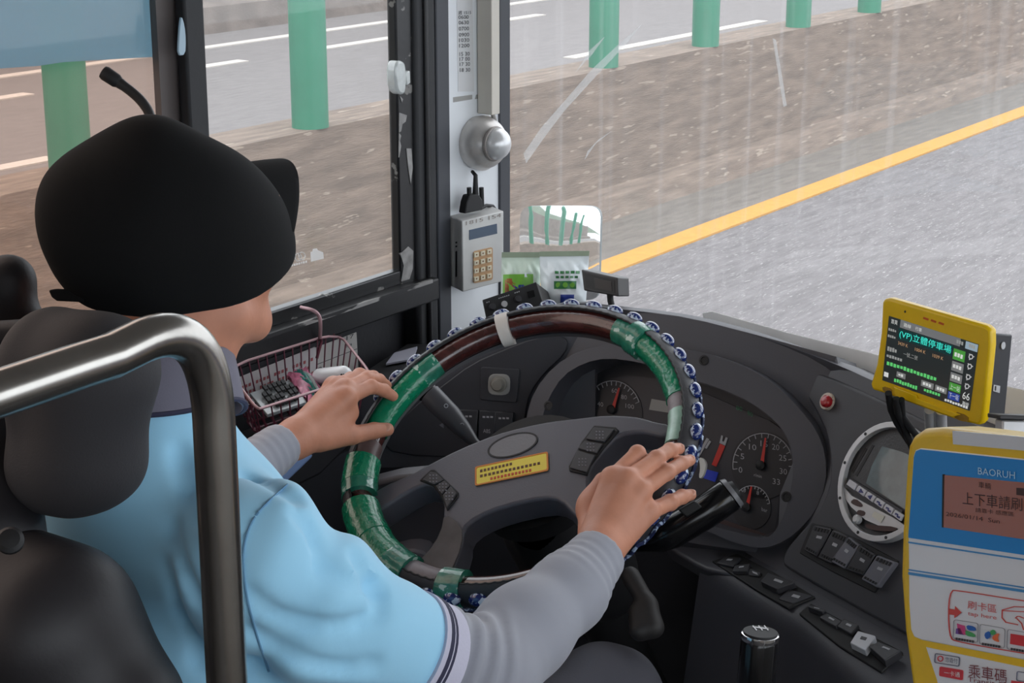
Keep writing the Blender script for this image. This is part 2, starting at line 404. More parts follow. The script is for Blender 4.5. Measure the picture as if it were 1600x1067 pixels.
build('wall_rear', MB().box((-.55, -3.05, 1.1), (2.6, .06, 2.25)), M_ceil, kind='structure', flat=True)  # unseen windowless wall, added to keep out light from behind
build('wall_front', MB().box((-.6, 2.74, .25), (2.5, .05, 1.0)), M_dwall, kind='structure', flat=True)
m = MB(); m.box((.74, -.2, .42), (.06, 5.6, .84)); m.box((.74, -.2, 2.1), (.06, 5.6, .25))
for y in (-3, -1.6, -.2, 1.2, 2.62): m.box((.74, y, 1.4), (.06, .12, 1.3))
build('wall_right', m, M_ceil, kind='structure', flat=True)
# driver's side window
yM0, yM1 = Yw(284, 60), Yw(315, 60); yF0 = Yw(618, 200); yF1 = Yw(650, 200)
win = build('window_1', MB().box((XW-.004, (yF0+yF1)/2, 1.55), (.018, yF1-yF0, 1.3)), M_chip, kind='structure', bevel=.003)
zb = [atX(560, y, XW)[2] for y in (442, 466, 499)]
build('frame_rail', MB().box((XW-.006, (yF1-3)/2, (zb[0]+zb[1])/2), (.02, yF1+3, zb[0]-zb[1])), M_chip, win, bevel=.003)
build('sill_ledge', MB().box((XW-.01, (yF1+.02-3)/2, (zb[1]+zb[2])/2), (.08, yF1+3.02, zb[1]-zb[2]+.004)), M_blk, win, bevel=.004)
M_scuff = mat('scuffed_edge', S(150,148,146), .6, var=.4, vscale=30, stretch=(1, .3, 1), col2=S(30,30,32), thr=.5, dscale=14)
build('worn_edge', MB().box((XW+.028, (yF1-3)/2, zb[1]), (.006, yF1+3.0, .006)), M_scuff, win)
build('mullion', MB().box((XW-.002, (yM0+yM1)/2, 1.55), (.02, yM1-yM0, 1.3)), M_rub, win, bevel=.004)
yS = Yw(264, 150); build('sash_stile', MB().box((XW-.022, (yS+yM0)/2+.015, 1.55), (.012, yM0-yS+.03, 1.3)), mat('tinted_stile', S(92,84,82), .5), win)
build('top_rail', MB().box((XW-.03, -.35, 2.13), (.06, 5.3, .16)), M_blk, win)
for y in (.0, -1.4, -2.9): build('window_post', MB().box((XW-.03, y, 1.5), (.06, .12, 1.2)), M_blk, win)
G_side = glass_mat('side_glass', (.93, .93, .93, 1), haze=.045, hcol=(.75, .72, .7, 1))
G_sash = glass_mat('sash_glass', (.86, .76, .70, 1), haze=.06, hcol=(.70, .62, .58, 1))
build('pane', MB().box((XW-.010, (yM1+yF0)/2, 1.49), (.003, yF0-yM1+.01, 1.22)), G_side, win, flat=True)
build('sliding_pane', MB().box((XW-.030, (yM0+.06)/2, 1.49), (.003, yM0-.06, 1.22)), G_sash, win, flat=True, label='browner tinted sliding pane')
build('rear_pane', MB().box((XW-.032, -1.5, 1.5), (.004, 2.9, 1.16)), G_sash, win, flat=True)
# paint chips on the frame, window latch
PW = Plane((XW, 0, 0), (1, 0, 0))
M_cg = mat('bare_grey_metal', S(140,138,136), .5, metal=.3, var=.3, vscale=60)
m = MB()
for q in ([(624,176),(636,180),(634,190),(629,194),(627,205),(624,207)], [(624,208),(627,212),(625,220),(627,228),(624,246)], [(635,232),(643,232),(645,262),(642,288),(638,262)], [(626,396),(638,385),(646,392),(645,420),(640,436),(627,440),(631,415)], [(625,150),(630,155),(628,160)]):
    m.plate(PW, q, .004, .0062)
for q in ([(495,466),(503,459),(513,462),(520,458),(523,466),(513,474),(507,478),(500,474)],):
    m.plate(PW, q, .004, .0015)
build('chipped_paint', m, M_cg, win, flat=True, label='bare patches where black paint has chipped off')
M_clr = mat('clear_plastic', S(205,210,208), .15, spec=.8, coat=.5, var=.15, vscale=60)
lt = build('window_latch', MB().plate(PW, chaikin([(618,97),(630,94),(636,104),(636,144),(628,150),(619,140)], 2), .02, .026), M_clr, win, bevel=.004)
build('latch_tab', MB().plate(PW, [(634,113),(641,110),(642,130),(636,134)], .02, .02), M_clr, lt, bevel=.002)
# windshield pillar with its trims
YP = Yw(700, 250)
PP = Plane(PW.at(700, 250), (math.cos(math.radians(5.3)), -math.sin(math.radians(5.3)), 0))
def vstrip(pl, x0, x1, ym, z0, z1, th, rs):
    a, b = pl.at(x0, ym, rs), pl.at(x1, ym, rs)
    return MB().prism([(a[0], a[1], z0), (b[0], b[1], z0), (b[0], b[1], z1), (a[0], a[1], z1)], -pl.n*th)
pil = build('trim_1', vstrip(PP, 701, 786, 250, .5, 2.2, .06, 0), M_whp, kind='structure', bevel=.003)
build('rubber_gasket', vstrip(PW, 651, 684, 250, .3, 2.2, .06, .012), M_rub, pil, bevel=.008, seg=3, label='black rubber gasket')
build('gasket_lip', vstrip(PW, 668, 674, 250, .3, 2.2, .01, .018), M_blk, pil, bevel=.004)
build('grey_strip', vstrip(PW, 684, 704, 250, .3, 2.2, .05, .006), M_gry, pil, bevel=.003, label='dark grey strip')
build('edge_strip', vstrip(PP, 781, 798, 250, .5, 2.2, .06, .004), M_gry, pil, bevel=.003, label='dark grey strip')
# windshield
xl, yl = PP.at(797, 250)[:2]
def wy(x): return yl+.16*(1-((x+.55)/(xl+.55))**2)
G_ws = glass_mat('windshield_glass', (.97, .97, .97, 1), haze=.06, hcol=(.86, .85, .85, 1), streak=(70, 70, 1.0), streak_amt=.12)
xsn = np.linspace(xl, .70, 25); m = MB()
vs = []
for x in xsn:
    for z in (.72, 2.2): vs += [(x, wy(x), z), (x, wy(x)+.005, z)]
fs = []
for i in range(24):
    a, b = 4*i, 4*(i+1); fs += [(a, a+2, b+2, b), (a+1, b+1, b+3, a+3), (a, b, b+1, a+1), (a+2, a+3, b+3, b+2)]
m.add(vs, fs); wsd = build('window_2', m, G_ws, kind='structure', ang=60)
PWS = Plane((xl, yl-.003, 1), nrm([-.15, -1, 0])*1)
G_sm = glass_mat('smear', (.95, .95, .95, 1), haze=.26, hcol=(.85, .86, .86, 1), gloss=False)
m = MB()
for q in ([(1003,38),(975,72),(930,120),(880,175),(850,215),(822,255),(818,240),(845,200),(880,160),(925,108),(970,66)], [(945,57),(925,85),(900,112),(922,78)], [(955,205),(930,225),(913,250),(918,236),(935,218)],[(1207,60),(1212,62),(1229,165),(1224,167)]):
    pts = []
    for x, y in q:
        p = PWS.at(x, y); p = np.array([p[0], wy(p[0])-.002, p[2]])
        for _ in range(6):
            d = ray(x, y); t = (wy(p[0])-.002-CAM[1])/d[1]; p = CAM+d*t
        pts.append(p)
    m.prism(pts, (0, .001, 0))
build('smear', m, G_sm, wsd, flat=True, label='pale curved wiper smears')
build('windshield_frame', MB().box((-.55, wy(-.55)-.04, 2.16), (2.5, .3, .1)), M_blk, wsd)
# ================================================================== dashboard
M_dash = mat('dash_plastic', S(70,70,76), .5, bump=.25, bscale=420, bdist=.0006)
M_dashd = mat('dark_dash_plastic', S(52,52,57), .5, bump=.25, bscale=420, bdist=.0006)
M_pan = mat('panel_plastic', S(60,60,65), .55, bump=.2, bscale=500, bdist=.0005)
M_btn = mat('button_plastic', S(52,52,56), .45, bump=.1, bscale=300)
M_btn2 = mat('worn_button', S(108,108,116), .45)
M_sil = mat('silver_plastic', S(196,196,198), .35, metal=.25, var=.06, vscale=40)
M_lblk = mat('gloss_black', S(16,16,18), .18, spec=.5)
M_mblk = mat('matt_black', S(20,20,22), .6)
M_mark = mat('printed_grey_marks', S(168,168,172), .6)
M_needle = mat('red_needle', S(196,52,44), .5)
M_dial = mat('dial_face', S(44,44,48), .5)
M0 = np.array([-1.19, 2.157, .77]); PM = Plane(M0, ntilt(0, -1, 20))
PR = Plane(PM.at(1240, 720), ntilt(-.41, -.91, 23))
PL = Plane(PM.at(850, 620), ntilt(.39, -.92, 10))
dash = root('dashboard', 'long dark grey dashboard with hooded gauges behind the steering wheel', 'dashboard', (-1.2, 2.3, .35))
def proj(q): d = np.asarray(q)-CAM; z = d@FW; return (800+FL*(d@RT)/z, 533.5-FL*(d@UP)/z)
sd_ = nrm(np.cross(PM.n, PR.n)); sd_ = sd_ if sd_[2] > 0 else -sd_; s0_ = PM.at(1240, 720)
SM = [proj(s0_+sd_*k) for k in (.158, .08, .04, 0, -.05)]
topL = [(560, 628), (650, 556), (760, 496), (880, 474), (930, 474)]
topM = [(930, 474), (1000, 486), (1060, 494), (1104, 503), (1185, 524), SM[0]]
topR = [SM[0], SM[0], (1310, 570), (1370, 598), (1480, 645), (1620, 705)]
m = MB()
m.plate(PL, [(415, 735)]+[(470, 700)]+topL+[(930, 720), (700, 728)], .03)
holeM = [(846,668),(856,624),(879,588),(912,568),(949,560),(1000,567),(1077,594),(1124,608),(1175,631),(1215,662),(1232,689),(1239,729),(1229,790),(1209,830),(1190,838),(1107,824),(1000,790),(880,760),(848,720)]
m.plate(PM, topM+SM[1:]+[(1225, 850), (1215, 868), (1090, 850), (830, 800), (820, 640), (885, 540)], .03, holes=[holeM])
m.plate(PR, topR[1:]+[(1620, 1120), (1411, 1020), (1225, 915), (1140, 882), (1150, 862), (1215, 850)]+SM[1:][::-1], .04)
build('fascia', m, M_dash, dash, flat=True)
# rolled top edge and top deck
m = MB()
edge = [PL.at(*q) for q in topL[:-1]]+[PM.at(*q) for q in topM[1:-1]]+[PR.at(*q) for q in topR[2:]]
edge = chaikin(edge, 2, closed=False)
back = [np.array([p[0]*1.0, min(wy(p[0])-.03, 2.62), .80]) for p in edge]
mid1 = [p+np.array([0, .014, .001]) for p in edge]
vs = []; n = len(edge)
for a, b, c in zip(edge, mid1, back): vs += [a+np.array([0, .004, -.025]), a, b, b*.6+c*.4+np.array([0, 0, -.012]), c, c-np.array([0, 0, .03]), a+np.array([0, .03, -.05])]
fs = []
for i in range(n-1):
    for k in range(7): fs.append((7*i+k, 7*i+(k+1) % 7, 7*i+7+(k+1) % 7, 7*i+7+k))
m.add(vs, fs); build('top_deck', m, M_dash, dash, ang=50)
# lower body below the fascia
m = MB()
m.prism([PL.at(470, 712), PL.at(690, 722), PL.at(930, 722), PL.at(930, 722)+np.array([0, .1, -.4]), PL.at(690, 722)+np.array([-.05, .1, -.5]), PL.at(470, 712)+np.array([0, .02, -.5])], (0, .04, 0))
m.prism([PM.at(830, 795), PM.at(1090, 845), PM.at(1225, 862), PM.at(1225, 862)+np.array([0, .2, -.4]), PM.at(830, 795)+np.array([0, .2, -.4])], (0, .04, 0))
build('lower_cover', m, M_dashd, dash, flat=True)
# knee panel seen through the wheel, with hazard switch
PKn = Plane(P(645, 820, 2.62), ntilt(.3, -.92, -12)); 
kn = build('knee_panel', MB().plate(PKn, [(560,760),(640,740),(720,745),(735,830),(720,880),(690,885),(655,872),(612,866),(596,850),(570,810)], .03, 0, sm=1), M_dash, dash, bevel=.006)
hz_ = build('hazard_switch', MB().plate(PKn, rrect((614,792),(636,778),(652,792),(630,808), .15), .008, .006), M_btn, kn, bevel=.0015)
build('triangle_symbol', MB().plate(PKn, [(625,797),(633,786),(639,796)], .0006, .0066, holes=[[(628.5,795),(633,789.5),(636,794.5)]]), M_mark, hz_, flat=True)
build('knee_ledge', MB().plate(PKn, chaikin([(606,866),(640,858),(668,864),(672,880),(620,880)], 1), .05, .03), M_btn2, kn, bevel=.004)
# instrument hood
hoodO = [(818,690),(822,652),(834,611),(866,571),(905,548),(957,536),(1000,537),(1040,541),(1077,547),(1124,557),(1175,577),(1215,604),(1249,638),(1276,672),(1290,709),(1291,756),(1274,800),(1243,834),(1211,853),(1182,857),(1141,846),(1107,830),(1000,800),(880,770),(830,730)]
hoodI = [(843,684),(847,652),(857,622),(879,587),(912,567),(949,559),(1000,566),(1040,577),(1077,592),(1124,606),(1175,629),(1215,660),(1234,689),(1241,729),(1231,790),(1212,832),(1195,841),(1150,832),(1107,820),(1000,785),(890,752),(850,720)]
hood = build('instrument_hood', MB().plate(PM, hoodO, .075, .03, holes=[hoodI], sm=1), M_dash, dash, bevel=.007, seg=3, ang=40)
for q in [(857,634),(1229,776),(1100,563)]:
    build('screw', MB().lathe(PM.at(*q, .03), PM.n, [(.0075, .0003), (.0075, .0012), (.005, .0014), (.0045, .0004)], 18), M_mblk, hood)
# instrument cluster
PG = PM.off(-.042)
clu = build('instrument_cluster', MB().plate(PG, [(800,720),(830,600),(900,540),(1000,545),(1130,590),(1230,640),(1270,740),(1225,860),(1000,830),(830,790)], .01), M_dial, dash, flat=True)
build('gauge_plate', MB().plate(PG, [(905,720),(903,650),(925,608),(965,585),(1020,590),(1066,600),(1110,618),(1160,640),(1215,662),(1245,700),(1252,750),(1235,810),(1205,845),(1105,806),(1000,780),(920,760)], .002, .003, sm=1), mat('gauge_face', S(54,54,60), .45), clu, flat=True)
build('lip_reflection', MB().plate(PG, [(1080,800),(1112,806),(1190,832),(1204,836),(1190,850),(1150,845),(1085,826)], .004, .008), mat('brown_reflection', S(70,54,54), .5), clu, flat=True)  # brownish reflection along the lower lip, painted as a flat strip
def arc_ticks(mb, pl, cx, cy, rx, ry, a0, a1, n, l, w=.0011, r_=.0045):
    for a in np.linspace(a0, a1, n):
        c, s = math.cos(math.radians(a)), -math.sin(math.radians(a))
        p, q = pl.at(cx+rx*c, cy+ry*s, r_), pl.at(cx+rx*(1-l)*c, cy+ry*(1-l)*s, r_); d = nrm(q-p); w_ = np.cross(d, pl.n)*w/2
        mb.prism([p-w_, p+w_, q+w_, q-w_], -pl.n*.001)
def arc_line(mb, pl, cx, cy, rx, ry, a0, a1, w=.0012, r_=.0045, n=28):
    A = [pl.at(cx+rx*math.cos(math.radians(a)), cy-ry*math.sin(math.radians(a)), r_) for a in np.linspace(a0, a1, n)]
    for p, q in zip(A[:-1], A[1:]):
        w_ = np.cross(nrm(q-p), pl.n)*w/2; mb.prism([p-w_, p+w_, q+w_, q-w_], -pl.n*.0008)
def gauge(name, cx, cy, rx, ry, a0, a1, nums, needle, nticks, lab=None):
    g = build(name, MB().plate(PG, ell_px(cx, cy, rx*1.06, ry*1.06, -8), .002, .0042), M_lblk if 0 else M_dial, clu, label=lab)
    m = MB(); arc_line(m, PG, cx, cy, rx, ry, a0, a1); arc_ticks(m, PG, cx, cy, rx, ry, a0, a1, nticks, .14, r_=.005)
    for s, x, y, h in nums: text(m, s, PG, (x-h*.32*len(s), y+h*.45), (x+h*.32*len(s), y+h*.45+.1*h*len(s)), h, .005)
    build('scale_marks', m, M_mark, g, flat=True)
    (x0, y0), (x1, y1) = needle; p, q = PG.at(x0, y0, .009), PG.at(x1, y1, .009); w_ = np.cross(nrm(q-p), PG.n)
    build('needle', MB().prism([p-w_*.003, p+w_*.003, q+w_*.0012, q-w_*.0012], -PG.n*.001), M_needle, g, label='red needle', flat=True)
    build('needle_hub', MB().lathe(PG.at(x0, y0, .004), PG.n, [(.007, 0), (.007, .006), (.004, .008)], 18), M_mblk, g)
gauge('speed_gauge', 957, 645, 44, 50, 20, 165, [('20', 931, 657, 7), ('40', 938, 631, 7), ('60', 960, 610, 7), ('80', 975, 620, 7), ('100', 984, 634, 7)], ((957, 640), (967, 606)), 15)
gauge('tachometer', 1192, 727, 47, 50, -2, 187, [('0', 1157, 734, 9), ('5', 1160, 713, 9), ('10', 1176, 698, 9), ('15', 1194, 693, 9), ('20', 1212, 698, 9), ('25', 1223, 715, 9), ('30', 1224, 736, 9), ('33', 1213, 752, 9)], ((1190, 727), (1196, 684)), 15)
gauge('pressure_gauge', 1174, 792, 29, 33, 10, 135, [('6', 1163, 766, 6), ('8', 1184, 770, 6)], ((1167, 792), (1174, 760)), 12)
m = MB(); text(m, 'r/min', PG, (1178, 744), (1190, 747), 5, .0045); text(m, 'bar', PG, (1190, 798), (1199, 801), 6, .0045)
m.plate(PG, [(1088,713),(1092,714),(1108,686),(1104,684)], .001, .0045); m.plate(PG, [(1101,700),(1104,701),(1111,690),(1108,688)], .001, .0045)
build('fuel_symbol', m, M_mark, clu, flat=True)
build('level_bar', MB().plate(PG, [(1112,726),(1119,729),(1133,697),(1125,693)], .001, .0045), M_needle, clu, label='red level bar', flat=True)
build('level_mark', MB().plate(PG, [(1124,692),(1133,696),(1137,684),(1134,683),(1131,690),(1128,689),(1130,681),(1127,680)], .001, .0046), M_mark, clu, flat=True)
build('blue_patch', MB().plate(PG, [(1103,733),(1122,738),(1117,753),(1099,747)], .002, .005), mat('blue_sticker', S(44,66,190), .5), clu, label='small blue patch on the gauge glass', flat=True)  # flat blue sticker, unlit
build('white_lever', MB().plate(PG, chaikin([(1091,714),(1099,716),(1104,726),(1098,746),(1091,748),(1094,730)], 2), .006, .03), mat('white_plastic', S(222,220,214), .4), clu, label='white plastic stub', bevel=.001)
m = MB()
for a, b in (((1150,640),(1160,643)), ((1168,648),(1176,652))): text(m, '80', PG, a, b, 7, .0045)
build('display', m, mat('dim_green_digits', S(52,120,86), .5), clu, flat=True)
build('clock_window', MB().plate(PG, [(1014,640),(1018,623),(1046,628),(1046,645)], .002, .0045), mat('lcd_pale', S(150,150,146), .4), clu, flat=True)
# left switch panel
lp = build('switch_panel', MB().plate(PL, [(616,711),(596,690),(640,640),(694,600),(736,568),(789,545),(834,528),(873,523),(888,532),(884,553),(852,582),(829,613),(821,645),(818,700),(740,716)], .01, .004, sm=1), M_dashd, dash, bevel=.002)
kp = build('knob_plate', MB().plate(PL, rrect((751,573),(812,577),(807,630),(750,625), .08), .006, .0075), M_dashd, lp, bevel=.0015)
build('knob_bezel', MB().plate(PL, rrect((763,584),(797,585),(796,618),(762,617), .35), .004, .0105), mat('grey_bezel', S(150,148,144), .4), kp, bevel=.001, label='grey rounded bezel')
build('knob', MB().lathe(PL.at(780, 600, .010), PL.n, [(.0125, 0), (.0125, .004), (.0095, .005), (.009, .016), (.0075, .0185), (0.001, .019)], 24), mat('knob_beige', S(126,122,114), .4), kp, label='round beige knob')
rk = []
for q, lit in (([(716,640),(747,641),(744,684),(715,682)], 0), ([(749,641),(775,643),(771,690),(747,687)], 1), ([(774,643),(802,645),(799,677),(772,675)], 0)):
    r = build('rocker_switch', MB().plate(PL, q, .012, .010), M_btn, lp, bevel=.0012)
    m = MB(); (x0, y0), (x1, y1), (x2, y2), (x3, y3) = q
    for k in range(3): m.plate(PL, [(x0+5+6*k, y0+9), (x0+9+6*k, y0+9.3), (x0+9+6*k, y0+12), (x0+5+6*k, y0+11.7)], .001, .0106)
    if lit: text(m, 'ABS', PL, (x3+8, y3-11), (x3+19, y3-10.2), 6, .0106)
    build('switch_symbol', m, M_mark, r, flat=True)
m = MB(); m.plate(PL, [(686,664),(693,660),(693,669)], .001, .0045); m.plate(PL, [(720,664),(725,667),(719,671)], .001, .0045)
build('arrow_symbol', m, M_btn2, lp, flat=True)
# right panel around the round recorder
rp = build('side_panel', MB().plate(PR, [(1249,592),(1262,582),(1280,583),(1310,595),(1350,613),(1400,636),(1500,684),(1500,1030),(1400,985),(1231,890),(1221,880),(1226,860),(1242,840),(1276,803),(1295,763),(1298,722),(1291,679),(1276,645),(1256,613)], .012, .006, sm=1), M_pan, dash, bevel=.004, seg=3)
rb = build('button_bezel', MB().lathe(PR.at(1295, 628, .005), PR.n, [(.0125, 0), (.0125, .004), (.0115, .006), (.009, .0065)], 28), mat('cream_bezel', S(196,182,166), .45), rp, label='cream ring')
build('red_button', MB().lathe(PR.at(1294, 628, .010), PR.n, [(.0085, 0), (.0085, .006), (.006, .009), (0.001, .010)], 24), mat('red_button', S(168,28,36), .3, coat=.4), rb, label='red push button')
hz = [([(1271,820),(1299,826),(1275,870),(1255,859)], 0), ([(1301,827),(1325,838),(1299,881),(1277,871)], 0), ([(1326,838),(1342,851),(1319,889),(1296,876)], 1), ([(1343,851),(1367,866),(1348,899),(1321,890)], 0), ([(1370,867),(1398,878),(1369,918),(1345,905)], 1)]
build('rocker_bank', MB().plate(PR, [(1268,817),(1300,824),(1345,845),(1403,876),(1366,926),(1300,893),(1249,864)], .004, .0085, sm=0), M_mblk, rp, bevel=.001)
for q, worn in hz:
    r = build('rocker_switch', MB().plate(PR, rrect(*q, .08, 2), .016, .015), M_btn2 if worn else M_btn, rp, bevel=.002, label='light grey worn rocker' if worn else None)
    a, b, c, d = [np.array(p, float) for p in q]; m = MB(); mb2 = MB()
    for k in range(5):
        u0, u1 = .1+.17*k, .2+.17*k
        m.plate(PR, [a+(b-a)*u0+(d-a)*.06, a+(b-a)*u1+(d-a)*.06, a+(b-a)*u1+(d-a)*.2, a+(b-a)*u0+(d-a)*.2], .001, .0158)
        mb2.plate(PR, [d+(c-d)*u0-(d-a)*.08, d+(c-d)*u1-(d-a)*.08, d+(c-d)*u1-(d-a)*.16, d+(c-d)*u0-(d-a)*.16], .001, .0158)
    m2 = MB(); e = a+(b-a)*.4+(d-a)*.36; m2.plate(PR, [e, e+(b-a)*.28, e+(b-a)*.28+(d-a)*.1, e+(d-a)*.1], .001, .0157)
    build('grip_ribs', m, M_mblk, r, flat=True); build('grip_ribs', mb2, M_mblk, r, flat=True); build('switch_symbol', m2, M_mark, r, flat=True)
# ------------------------------------------------------------------ switch console below
EB = [PR.at(1100, 822), PR.at(1240, 905), PR.at(1411, 995), PR.at(1560, 1075)]
xdir = nrm(EB[2]-EB[0]); fwd = nrm(np.cross([0, 0, 1], xdir)); 
PC = Plane(EB[1], nrm(np.cross(xdir, nrm(fwd*math.cos(math.radians(22))+np.array([0, 0, math.sin(math.radians(22))])))))
con = root('switch_console', 'grey dashboard ledge with two trays of rocker switches above the gear lever', 'switch console', PC.at(1200, 930)-np.array([0, 0, .5]))
topc = [(1180,862),(1107,829),(1044,844),(1036,851),(1085,880),(1100,884),(1113,888),(1207,944),(1250,966),(1321,1034),(1400,1110),(1600,1110),(1411,1001),(1240,912)]
f = [PC.at(*q) for q in topc]
build('shelf', MB().prism([PC.at(*q) for q in [(1190,862),(1107,827),(1044,844),(1036,851),(1084,880),(1102,889),(1150,900)]], (0, .02, -.03)), M_dash, con, bevel=.008, seg=4)
frx = [(1096,874),(1113,887),(1160,917),(1207,946),(1250,969),(1285,1002),(1321,1037),(1400,1113),(1480,1190)]
bkx = [(1107,828),(1130,836),(1190,872),(1245,903),(1295,930),(1350,962),(1411,995),(1500,1045),(1600,1100)]
vs = []; fs = []
for k, (q, r_) in enumerate(zip(frx, bkx)):
    a, b = PC.at(*q), PC.at(*r_); lo = a+np.array([-.055, .015, -.42]); out = (a-b)/np.linalg.norm(a-b)
    c0, c1 = a-out*.028, a+(lo-a)/np.linalg.norm(lo-a)*.032
    pr_ = [b]+[c0*(1-t)**2+(a+out*.003)*2*t*(1-t)+c1*t*t for t in np.linspace(0, 1, 8)]+[lo, lo+np.array([.02, .06, 0]), b+np.array([0, .03, -.05])]
    vs += pr_; m_ = len(pr_)
for k in range(len(frx)-1):
    for q in range(m_): fs.append((k*m_+q, k*m_+(q+1) % m_, (k+1)*m_+(q+1) % m_, (k+1)*m_+q))
fs += [tuple(range(m_))[::-1], tuple((len(frx)-1)*m_+q for q in range(m_))]
build('body', MB().add(vs, fs), M_dash, con, ang=50)
def tray(q, sw):
    t = build('switch_tray', MB().plate(PC, q, .005, .003), M_mblk, con, bevel=.0015)
    for c, h, mm in sw:
        r = build('rocker_switch', MB().plate(PC, c, .012, h), mm, t, bevel=.0012, label='white rocker symbol side up' if mm is M_wsw else None)
        c = [np.array(p, float) for p in c]; a, b, d = c[0], c[1], c[3]; m = MB(); e = a+(b-a)*.35+(d-a)*.3
        m.plate(PC, [e, e+(b-a)*.3, e+(b-a)*.3+(d-a)*.22, e+(d-a)*.22], .0008, h+.0006); build('switch_symbol', m, M_mark if mm is not M_wsw else M_btn, r, flat=True)
M_wsw = mat('white_switch', S(196,198,204), .4)
tray([(1112,876),(1152,864),(1212,895),(1243,913),(1274,932),(1231,950),(1180,920)], [([(1133,869),(1158,871),(1146,885),(1119,879)], .007, M_btn), ([(1148,883),(1172,880),(1168,892),(1144,892)], .009, M_btn), ([(1164,884),(1190,894),(1186,900),(1170,898)], .006, M_btn), ([(1200,894),(1242,909),(1213,920),(1188,908)], .013, M_btn), ([(1232,920),(1268,930),(1238,942),(1216,935)], .005, M_pan)])
tray([(1248,958),(1267,942),(1318,970),(1411,1018),(1377,1050),(1310,1008)], [([(1262,944),(1290,952),(1285,956),(1262,948)], .012, M_btn), ([(1290,956),(1316,970),(1306,979),(1280,964)], .008, M_btn), ([(1318,966),(1342,976),(1330,990),(1308,978)], .008, M_btn), ([(1340,985),(1368,993),(1352,1016),(1328,1004)], .013, M_wsw), ([(1372,1002),(1408,1016),(1382,1032),(1358,1010)], .016, M_btn)])
# ------------------------------------------------------------------ round trip recorder on the side panel
RC = PR.at(1391, 755, .006)
rec = root('trip_recorder', 'round silver-rimmed recorder with small screen and button row, set in the dashboard', 'recorder', RC)
# radius from the left edge of the ring
Rr = .080
ux, uy = None, None
xax = nrm(PR.at(1404, 762)-PR.at(1355, 741)*1.0); xax = nrm(xax-PR.n*(xax@PR.n)); yax = np.cross(PR.n, xax)
def ringpts(r, n=48, rs=0.): return [RC+PR.n*rs+r*(math.cos(a)*xax+math.sin(a)*yax) for a in np.linspace(0, 2*math.pi, n, endpoint=False)]
build('rim', MB().prism(ringpts(Rr, rs=.014), -PR.n*.014, [ringpts(Rr*.9, rs=.014)]), M_sil, rec, bevel=.002, label='silver rim')
build('face', MB().prism(ringpts(Rr*.91, rs=.006), -PR.n*.006), mat('recorder_face', S(44,45,48), .45, bump=.2, bscale=400), rec)
m = MB()
for a in (95, 140, 178, 215, 262, 300, 20): m.lathe(RC+PR.n*.014+Rr*.95*(math.cos(math.radians(a))*xax+math.sin(math.radians(a))*yax), PR.n, [(.0022, 0), (.0022, .0006)], 10)
build('rim_screw', m, M_mblk, rec)
m = MB()
for q in ([(1323,733),(1327,735),(1343,706),(1341,703)], [(1330,736),(1333,739),(1355,701),(1352,699)], [(1336,742),(1339,744),(1366,696),(1363,694)]): m.plate(PR, q, .001, .0125)
build('vent_slots', m, M_mblk, rec, flat=True)
build('screen', MB().plate(PR, [(1378,697),(1410,706),(1440,720),(1420,800),(1353,755),(1362,728)], .003, .0145), mat('recorder_lcd', S(80,100,106), .25, var=.25, vscale=40, coat=.5), rec, label='grey-blue screen', flat=True)
build('lower_cover', MB().plate(PR, [(1318,760),(1330,774),(1352,786),(1402,812),(1420,826),(1402,826),(1375,822),(1352,812),(1330,792),(1318,775)], .003, .015), M_sil, rec, flat=True, label='silver lower plate')
m = MB()
for q in ([(1328,784),(1336,778),(1348,788),(1346,793),(1334,789)], [(1338,800),(1342,796),(1352,799),(1350,806),(1340,806)], [(1350,818),(1362,820),(1402,823),(1400,830),(1375,830),(1355,826)]): m.plate(PR, chaikin(q, 1), .001, .0158)
build('opening', m, mat('dark_red_opening', S(62,36,32), .5), rec, flat=True, label='dark openings in the plate')
build('lock', MB().lathe(PR.at(1342, 812, .015), PR.n, [(.006, 0), (.006, .006), (.004, .008)], 18), M_sil, rec, label='round silver lock')
build('sticker', MB().plate(PR, [(1362,806),(1366,799),(1382,806),(1376,817)], .0006, .0164), mat('pale_sticker', S(206,204,192), .5), rec, flat=True, label='pale sticker')
row = build('button_strip', MB().plate(PR, [(1319,760),(1327,746),(1410,797),(1404,814)], .003, .0175), M_dial, rec, flat=True)
for k in range(6):
    u = k/5; cx, cy = 1330.5+(1402-1330.5)*u, 757.5+(805-757.5)*u
    b = build('button', MB().plate(PR, [(cx-8.5,cy-1),(cx-3.5,cy-9),(cx+8.5,cy-1),(cx+4,cy+8.5)], .004, .0205), mat('pale_button', S(198,198,204), .4), row, bevel=.0007)
    if 0 < k < 3: sg = 1 if k == 1 else -1; build('button_symbol', MB().plate(PR, [(cx-4,cy+2*sg),(cx+4,cy+3*sg),(cx,cy-4*sg)], .0006, .0211), mat('navy_print', S(46,52,110), .5), b, flat=True)
    elif k: build('button_symbol', MB().plate(PR, [(cx-3,cy-4),(cx+1,cy-2),(cx+1,cy+1),(cx+4,cy+2),(cx+3,cy+5),(cx-1,cy+3),(cx-1,cy-1),(cx-4,cy-1)], .0006, .0211), mat('navy_print', S(46,52,110), .5), b, flat=True)
# pale ledge between dashboard and windshield
led = PM.off(-.17)
m = MB(); q = [(1097,488),(1112,485),(1229,518),(1364,551),(1500,585),(1625,614),(1625,660),(1404,615),(1250,560),(1102,506)]
lp_ = [P(x, y, 2.85-(x-1097)*.00125) for x, y in q]
o = build('windshield_ledge', m.prism(lp_, (0, .03, -.06)), mat('ledge_white', S(222,222,220), .5, var=.08), bevel=.002, label='white metal ledge strip between dashboard and windshield', cat='ledge')
# ================================================================== things on the pillar and dashboard
def azn(az, el): a, e = math.radians(az), math.radians(el); return np.array([math.sin(a)*math.cos(e), -math.cos(a)*math.cos(e), math.sin(e)])
